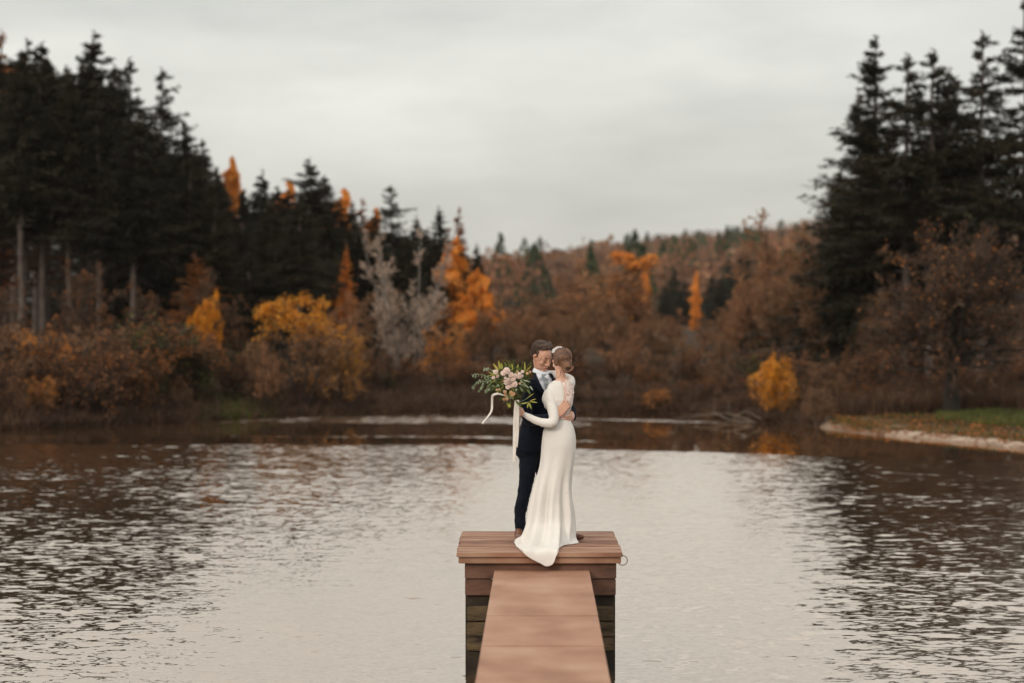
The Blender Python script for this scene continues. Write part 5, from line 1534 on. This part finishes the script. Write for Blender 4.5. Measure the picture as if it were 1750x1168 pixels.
hh_ = np.interp(ang, hk[:, 0], np.where(hk[:, 3] > 0, hk[:, 3], 944.0))
Ed = np.array([flo(a_, b_) for a_, b_ in zip(hx, hy)])
hang = hh_ > 945.0
Ed[hang, 1] = YF+0.004
H = Ed.copy(); H[~hang] += (unit(Ed-np.array([cx_, cy_, DZ]))*0.015)[~hang]; H[~hang, 2] = DZ+0.006
H[hang, 1] = YF-0.028; H[hang, 2] = CZ-(hh_[hang]-HY)/F*(YF-0.03); H[hang, 0] = Ed[hang, 0]*0.995+0.0
Fl = Ed*0.45+np.stack([A[:, 0], A[:, 1], np.full(n, DZ)], 1)*0.55
fld = (np.sin(th*8+0.6+0.6*np.sin(th*2))+0.5*np.sin(th*13+10.6))
Fl[:, 2] = DZ+0.050+0.016*fld
Mid = Fl*0.4+Ed*0.6; Mid[:, 2] = DZ+0.028+0.016*fld*(~hang)
Ed[:, 2] += 0.012+0.008*fld; 
ctrl = [A, Fl, Mid, Ed, H]
prev = fold(873, bring(873, 0, n))
ks = [prev]+ctrl+[H+(H-Ed)*0.3]
for i in range(1, 5):
    p0, p1, p2, p3 = ks[i-1], ks[i], ks[i+1], ks[i+2]
    for t_ in (0, 0.25, 0.5, 0.75):
        q = 0.5*((2*p1)+(-p0+p2)*t_+(2*p0-5*p1+4*p2-p3)*t_**2+(-p0+3*p1-3*p2+p3)*t_**3)
        if i >= 2 and i < 4: q[:, 2] = np.maximum(q[:, 2], DZ+0.010)
        rings.append(q)
rings.append(H)
sk = MB(); loft(sk, rings, cap=False)
ob = sk.obj('skirt', M['dress'], None, True); own(ob, bride)
so = ob.modifiers.new('thickness', 'SOLIDIFY'); so.thickness = 0.004; so.offset = 1
su = ob.modifiers.new('round', 'SUBSURF'); su.levels = 1; su.render_levels = 1
md = ob.modifiers.new('folds', 'DISPLACE'); tx3 = bpy.data.textures.new('softfolds', 'CLOUDS'); tx3.noise_scale = 0.16; md.texture = tx3; md.strength = 0.012

# hair: sleek strands swept to a low twisted bun
bi = bm_.inverted()
hw = MB()
ball(hw, (0, 0.030, 0.050), (0.082, 0.093, 0.083)); ball(hw, (0, 0.060, 0.0), (0.070, 0.062, 0.070))
for k in (-1, 1): ball(hw, (k*0.050, 0.002, 0.014), (0.034, 0.050, 0.056))
h2 = MB(); add_tf(h2, hw, bm_)
bunc = wom(969.5, 628, -0.085)
ball(h2, bunc, (0.050, 0.040, 0.044))
ob = blend('hair', h2, M['hair_w'], 0.005, 3); own(ob, bride)
rng = np.random.default_rng(12); st = MB()
bl = np.array(list(bi @ Vector(bunc)))
for i in range(560):
    # start along the front hairline, end at the bun
    a = rng.uniform(-3.0, 3.0)
    c = np.array([0, 0.028, 0.050]); rx = np.array([0.084, 0.094, 0.085])
    el = rng.uniform(0.2, 2.6) if abs(a) < 1.1 else (rng.uniform(-0.3, 2.4) if abs(a) < 2.0 else rng.uniform(-1.3, 1.5))
    p0 = np.array([math.sin(a)*0.95, -math.cos(a)*0.75, el]); p0 = p0/np.linalg.norm(p0)
    p0[1] = max(p0[1], -0.70)
    pe = (bl-c)/rx; pe = pe/np.linalg.norm(pe)
    pe = pe+rng.normal(0, 0.13, 3)
    pts = []
    for t_ in np.linspace(0, 1, 7):
        q = p0*(1-t_)+pe*t_; q = q/np.linalg.norm(q)
        pts.append(c+rx*q*(1.030+0.022*math.sin(t_*math.pi)))
    chain(st, pts, [0.0015]+[0.0030]*5+[0.002], 5, sub=3)
s2 = MB(); add_tf(s2, st, bm_)
def coil(mb, c, R_, rr_, tilt, ph, turns=0.85, seed=0):
    t_ = np.linspace(0, 2*np.pi*turns, 14)+ph
    X_ = np.stack([np.cos(t_)*R_, 0.006*np.sin(t_*2+seed), np.sin(t_)*R_], 1)
    ct, st_ = math.cos(tilt), math.sin(tilt)
    X_ = np.stack([X_[:, 0], X_[:, 1]*ct-X_[:, 2]*st_, X_[:, 1]*st_+X_[:, 2]*ct], 1)
    chain(mb, X_+c, [rr_*0.5]+[rr_]*12+[rr_*0.5], 8, sub=2)
for i, (R_, rr_, tl, ph, dy_) in enumerate([(0.040, 0.011, 0.2, 0, -0.012), (0.036, 0.010, -0.3, 2, -0.022), (0.028, 0.010, 0.35, 4, -0.034), (0.020, 0.009, -0.2, 1, -0.040), (0.012, 0.009, 0.4, 3, -0.046),
                                            (0.044, 0.009, -0.5, 5, -0.004), (0.042, 0.010, 0.6, 2.6, 0.0), (0.030, 0.009, 0.9, 0.7, -0.026)]):
    coil(s2, bunc+np.array([0.001*i, dy_, -0.003]), R_, rr_, tl, ph, seed=i)
# loose strands at the nape and cheek
for p_ in ([(966, 636, -0.07), (963, 644, -0.08), (958.5, 650, -0.085)], [(958, 634, -0.06), (957, 642, -0.065), (953, 647, -0.07)]):
    chain(s2, [wom(*q) for q in p_], [0.002]+[0.0016]*(len(p_)-2)+[0.0008], 5)
own(s2.obj('hair_strands', M['hair_w'], None, True), bride)
# hair comb of small white leaves
cm_ = MB(); rng = np.random.default_rng(3)
M['comb'] = surf_mat('white_petals', [(0.74, 0.72, 0.68), (0.84, 0.82, 0.78)], 50, 0.5)
Bm = np.array(bm_)
for i in range(170):
    ph = rng.uniform(-1.0, 1.0); dl = unit(np.array([math.sin(ph), -0.42+rng.normal(0, 0.05), math.cos(ph)]))
    c = np.array([0, 0.028, 0.050])+np.array([0.084, 0.094, 0.085])*dl*rng.uniform(1.05, 1.20)
    cw = Bm[:3, :3]@c+Bm[:3, 3]; dw = unit(Bm[:3, :3]@unit(dl+rng.normal(0, 0.45, 3)))
    leaves(cm_, cw[None], dw[None], perp(dw[None], rng), rng.uniform(0.014, 0.026), 0.0055)
own(cm_.obj('hair_comb', M['comb'], None), bride)

# ------------------------------------------------------------------ the bouquet
DB = 22.02
def bq(px, py, dy=0.0): return P(px, py, DB+dy)
bouquet = empty('bouquet', tuple(bq(886, 712)))
tag(bouquet, 'loose bouquet of blush roses and mixed greenery with long white ribbons', 'bouquet')
M['rose'] = leaf_mat('blush_petals', [(0.76, 0.50, 0.42), (0.84, 0.66, 0.58), (0.88, 0.76, 0.69)], 0.2)
M['rose_peach'] = leaf_mat('peach_petals', [(0.55, 0.26, 0.12), (0.70, 0.42, 0.24), (0.78, 0.56, 0.36)], 0.2)
M['leaf_green'] = leaf_mat('green_leaves', [(0.04, 0.055, 0.015), (0.10, 0.13, 0.03), (0.22, 0.25, 0.06)], 0.3)
M['leaf_lime'] = leaf_mat('yellow_green_leaves', [(0.22, 0.25, 0.05), (0.42, 0.42, 0.09), (0.52, 0.36, 0.09)], 0.35)
M['leaf_euca'] = leaf_mat('grey_green_leaves', [(0.11, 0.15, 0.08), (0.24, 0.29, 0.17), (0.42, 0.47, 0.34)], 0.25)
M['stem'] = surf_mat('green_stems', [(0.06, 0.08, 0.03), (0.13, 0.12, 0.06)], 20, 0.6)
M['ribbon'] = cloth('silk_ribbon', [(0.66, 0.60, 0.54), (0.78, 0.72, 0.66)], 10, 0.5, 0.1, 60)
def rose(c, r, seed, peach=False):
    rng = np.random.default_rng(seed); mb = MB()
    fac = unit(np.array([rng.normal(0, 0.35), -1.0, rng.normal(0.35, 0.3)])); u = unit(np.cross(fac, [0, 0, 1.0])); v = np.cross(u, fac)
    for lay, (n_, R0, open_, up) in enumerate(((6, 1.0, 0.95, 0.10), (5, 0.80, 0.72, 0.30), (5, 0.60, 0.5, 0.45), (4, 0.38, 0.3, 0.55), (3, 0.20, 0.14, 0.6))):
        for k in range(n_):
            a0 = k*2*np.pi/n_+lay*0.7+rng.normal(0, 0.12); wd = 2*np.pi/n_*0.66
            G = []
            for i_, s__ in enumerate(np.linspace(0, 1, 5)):
                for a_ in np.linspace(-wd, wd, 5):
                    rad_ = R0*r*(0.25+0.75*s__**0.7)*(1-0.10*abs(a_/wd)**2*s__)
                    hgt = r*(up*math.sin(s__*1.9)*0.9-0.25*(1-s__))+(-0.18*r*max(s__-0.75, 0)*4*open_)
                    if s__ == 1: rad_ *= 1-0.12*abs(a_/wd)**3
                    G.append(c+u*math.cos(a0+a_)*rad_+v*math.sin(a0+a_)*rad_+fac*hgt)
            i = (np.arange(4)[:, None]*5+np.arange(4)[None]).ravel()
            mb.add(np.array(G), np.stack([i, i+1, i+6, i+5], 1))
    ball(mb, c-fac*r*0.1, (r*0.55, r*0.5, r*0.55), n=10, m_=6)
    return own(mb.obj('rose', M['rose_peach' if peach else 'rose'], None, True), bouquet)
RS = [(866, 634, 6.4), (860.5, 638, 5.2), (847, 636, 4.6), (850.5, 644, 3.4), (873, 641, 5.2), (881, 643, 4.8), (888, 639, 3.8), (893, 635.5, 3.0), (887, 644.5, 4.2), (892, 643, 2.8), (863.5, 646.5, 2.8), (868, 648, 3.4),
      (877, 648.5, 4.4), (871.5, 652, 6.2), (866, 654, 5.2), (879, 657, 6.0), (868, 661.5, 4.8), (873, 660, 3.8), (843.5, 646, 3.2)]
PE = [(863, 670, 3.2), (873, 671, 3.2), (877, 673.5, 3.9), (864, 675.5, 2.8), (866, 682, 3.2), (861.5, 683, 3.0), (849, 666.5, 2.2), (853.6, 666, 2.2), (884, 635, 2.4), (888, 655.5, 2.4), (901, 638.5, 2.6), (906, 636, 2.2), (861, 651, 2.3), (875, 676, 2.3)]
rng = np.random.default_rng(2)
for i, (a, b, r) in enumerate(RS): rose(bq(a, b, -0.10-r*0.004+rng.uniform(-.01, .01)), r/F*DB, i)
for i, (a, b, r) in enumerate(PE): rose(bq(a, b, -0.10+rng.uniform(-.02, .01)), r/F*DB, 50+i, True)
def lleaf(mb, b, d, s, ln, wd, droop=0.25):
    d = unit(d); s = unit(s-d*np.dot(s, d)); nrm = np.cross(d, s)
    G = []; 
    for t_, w_ in ((0, 0.08), (0.2, 0.75), (0.45, 1.0), (0.75, 0.62), (1.0, 0.03)):
        c = b+d*ln*t_+np.array([0, 0, -1.0])*droop*ln*t_*t_
        G += [c-s*wd*w_+nrm*wd*0.25*w_, c, c+s*wd*w_+nrm*wd*0.25*w_]
    i = (np.arange(4)[:, None]*3+np.arange(2)[None]).ravel()
    mb.add(np.array(G), np.stack([i, i+1, i+4, i+3], 1))
gm_, lm_, em_, sm_ = MB(), MB(), MB(), MB()
hub = bq(882, 690, -0.02)
def twig(pts, r=0.0015, mb=None):
    C = curve_pts([bq(*q) if len(q) == 3 else bq(q[0], q[1], -0.05) for q in pts], 6); segs(mb or em_, C[:-1], C[1:], r, r*0.8, 5); return C
ctr = bq(872, 655, 0.0)
for i in range(430):
    a = rng.uniform(0, 2*np.pi); rr_ = rng.uniform(0.25, 1.0)
    rx, rz = 0.165, 0.155
    p = ctr+np.array([math.cos(a)*rx*rr_, rng.uniform(-0.10, 0.09)*(1.2-rr_), math.sin(a)*rz*rr_])
    if p[2] < ctr[2]-0.10 and abs(p[0]-ctr[0]-0.05) > 0.13: continue
    d = unit(p-hub+rng.normal(0, 0.06, 3)); d = unit(d+rng.normal(0, 0.38, 3))
    lleaf(gm_, p, d, rng.normal(size=3), rng.uniform(0.035, 0.08), rng.uniform(0.008, 0.015), rng.uniform(0, 0.5))
for i in range(130):
    a = rng.uniform(0, 2*np.pi); p = ctr+np.array([math.cos(a)*0.13*rng.uniform(0.4, 1), -0.08+rng.uniform(-0.03, 0.03), math.sin(a)*0.12*rng.uniform(0.3, 1)])
    lleaf(rng.choice([0, 1]) and lm_ or em_, p, unit(p-ctr+rng.normal(0, 0.05, 3)), rng.normal(size=3), rng.uniform(0.02, 0.05), rng.uniform(0.005, 0.010))
# long leaves named in the photo by where they point
for (x0, y0, x1, y1, w_) in [(853, 634, 842, 621, .012), (855, 632, 852, 616, .011), (858, 632, 857, 620, .010), (853, 640, 833, 642, .011), (850, 648, 837, 655, .009), (848, 642, 834, 636, .009), (897, 636, 897, 618, .009), (899, 636, 909, 624, .008),
                             (905, 686, 917, 682, .010), (905, 687, 919, 688.5, .010), (904, 688, 908, 700, .009), (903, 688, 901, 698, .009), (902, 688, 889, 691, .010), (902, 680, 913, 672, .009), (898, 683, 912, 674, .008),
                             (884, 630, 886, 622, .008), (876, 630, 875, 621, .008), (868, 690, 872, 697, .016)]:
    b = bq(x0, y0, -0.09); d = bq(x1, y1, -0.10)-b; lleaf(lm_, b, d, np.array([0.3, 1.0, 0.6]) if abs(d[0]) > abs(d[2]) else np.array([1.0, 0.4, 0.2]), np.linalg.norm(d), w_, 0.0)
for (x0, y0, x1, y1, w_) in [(866, 685, 868, 697, .016), (872, 684, 870, 696, .014), (880, 684, 890, 695, .014), (900, 665, 906, 673, .014), (905, 660, 910, 666, .010), (893, 650, 905, 652, .009), (893, 656, 903, 662, .010), (840, 655, 832, 660, .016), (846, 660, 838, 668, .015), (852, 660, 842, 662, .013)]:
    b = bq(x0, y0, -0.08); d = bq(x1, y1, -0.09)-b; lleaf(gm_ if w_ > .012 else em_, b, d, np.array([0.5, 0.7, 0.6]), np.linalg.norm(d)*1.15, w_, 0.1)
# drooping eucalyptus on the left, and wispy grasses above
for pts in ([(855, 652), (838, 646), (822, 641), (808, 641)], [(848, 640), (838, 632), (828, 629)], [(846, 654), (832, 652), (824, 660), (819, 668)], [(840, 650), (824, 650), (814, 656), (809, 662)], [(850, 658), (838, 662), (830, 668)]):
    C = twig(pts)
    for k in range(3, len(C), 2):
        for s__ in (-1, 1):
            d = unit(C[k]-C[k-1])*0.5+np.array([0, rng.normal(0, 0.3), s__*0.6-0.35])
            lleaf(em_, C[k], d, rng.normal(size=3)+np.array([0.6, 0, 0]), rng.uniform(0.022, 0.034), rng.uniform(0.008, 0.0115), 0.2)
for pts in ([(866, 632), (862, 620), (855, 614)], [(870, 630), (868, 619), (861, 614)], [(872, 628), (870, 620), (864, 616)], [(899, 634), (903, 624), (910, 620)], [(890, 634), (892, 624), (895, 618)], [(874, 627), (874, 621), (869, 616)]):
    C = twig(pts, 0.0012, lm_)
twig([(886, 690), (896, 688), (905, 687)]); twig([(886, 688), (896, 684), (906, 678)])
stm = MB()
for i in range(16):
    a = bq(882+rng.uniform(-4, 4), 684, rng.uniform(-.03, .03)); b = bq(887+rng.uniform(-3, 3), 722+rng.uniform(-4, 6), rng.uniform(-.03, .03))
    segs(stm, a[None], b[None], 0.003, 0.003, 6)
for nme, mb_, mt in (('green_foliage', gm_, 'leaf_green'), ('lime_foliage', lm_, 'leaf_lime'), ('eucalyptus', em_, 'leaf_euca'), ('stems', stm, 'stem')):
    o_ = own(mb_.obj(nme, M[mt], None), bouquet); o_['kind'] = 'stuff'
def ribbon(pts, ws, normal=(0, -1, 0), nm='ribbon'):
    C = curve_pts([bq(*q) for q in pts], 8); w_ = np.interp(np.linspace(0, 1, len(C)), np.linspace(0, 1, len(ws)), ws)
    d = unit(np.gradient(C, axis=0)); mb = MB(); sd_ = unit(np.cross(d, np.array(normal, float)[None]+0.25*np.sin(np.linspace(0, 5, len(C)))[:, None]*np.array([[1, 0, 0]])))
    G = []
    for k in range(len(C)):
        for s__ in (-1, -0.33, 0.33, 1): G.append(C[k]+sd_[k]*w_[k]*s__+np.array([0, 0.002*s__*math.sin(k*0.7), 0]))
    i = (np.arange(len(C)-1)[:, None]*4+np.arange(3)[None]).ravel()
    mb.add(np.array(G), np.stack([i, i+1, i+5, i+4], 1))
    ob = own(mb.obj(nm, M['ribbon'], None, True), bouquet); so = ob.modifiers.new('t', 'SOLIDIFY'); so.thickness = 0.0012
ribbon([(882, 684, -0.05), (881.5, 700, -0.06), (880.5, 730, -0.05), (879.5, 760, -0.05), (878, 792, -0.04)], [0.010, 0.018, 0.020, 0.017, 0.010])
ribbon([(885.5, 684, -0.055), (885, 705, -0.065), (884.5, 735, -0.055), (883, 765, -0.05)], [0.008, 0.013, 0.014, 0.008])
ribbon([(862, 676, -0.09), (850, 673.5, -0.12), (842, 677, -0.12), (841, 688, -0.10), (840, 702, -0.10), (834, 712, -0.12), (824, 724, -0.14)], [0.005, 0.010, 0.012, 0.010, 0.010, 0.007, 0.008], nm='ribbon')

# ------------------------------------------------------------------ haze over the valley
bm = bmesh.new(); bmesh.ops.create_cube(bm, size=1)
for v in bm.verts: v.co = Vector((v.co.x*3400, 1150+v.co.y*3200, 48+v.co.z*104))
me = bpy.data.meshes.new('haze'); bm.to_mesh(me); bm.free()
m, t, out = newmat('haze_air')
pv = N_(t, 'ShaderNodeVolumePrincipled'); pv.inputs['Color'].default_value = (0.95, 0.90, 0.84, 1); pv.inputs['Density'].default_value = 0.00009; pv.inputs['Anisotropy'].default_value = 0.1
t.links.new(pv.outputs[0], out.inputs['Volume'])
me.materials.append(m)
hz = link(bpy.data.objects.new('haze', me)); hz['kind'] = 'stuff'; hz['label'] = 'thin autumn haze lying over the valley'; hz['category'] = 'haze'
scene.cycles.volume_bounces = 0
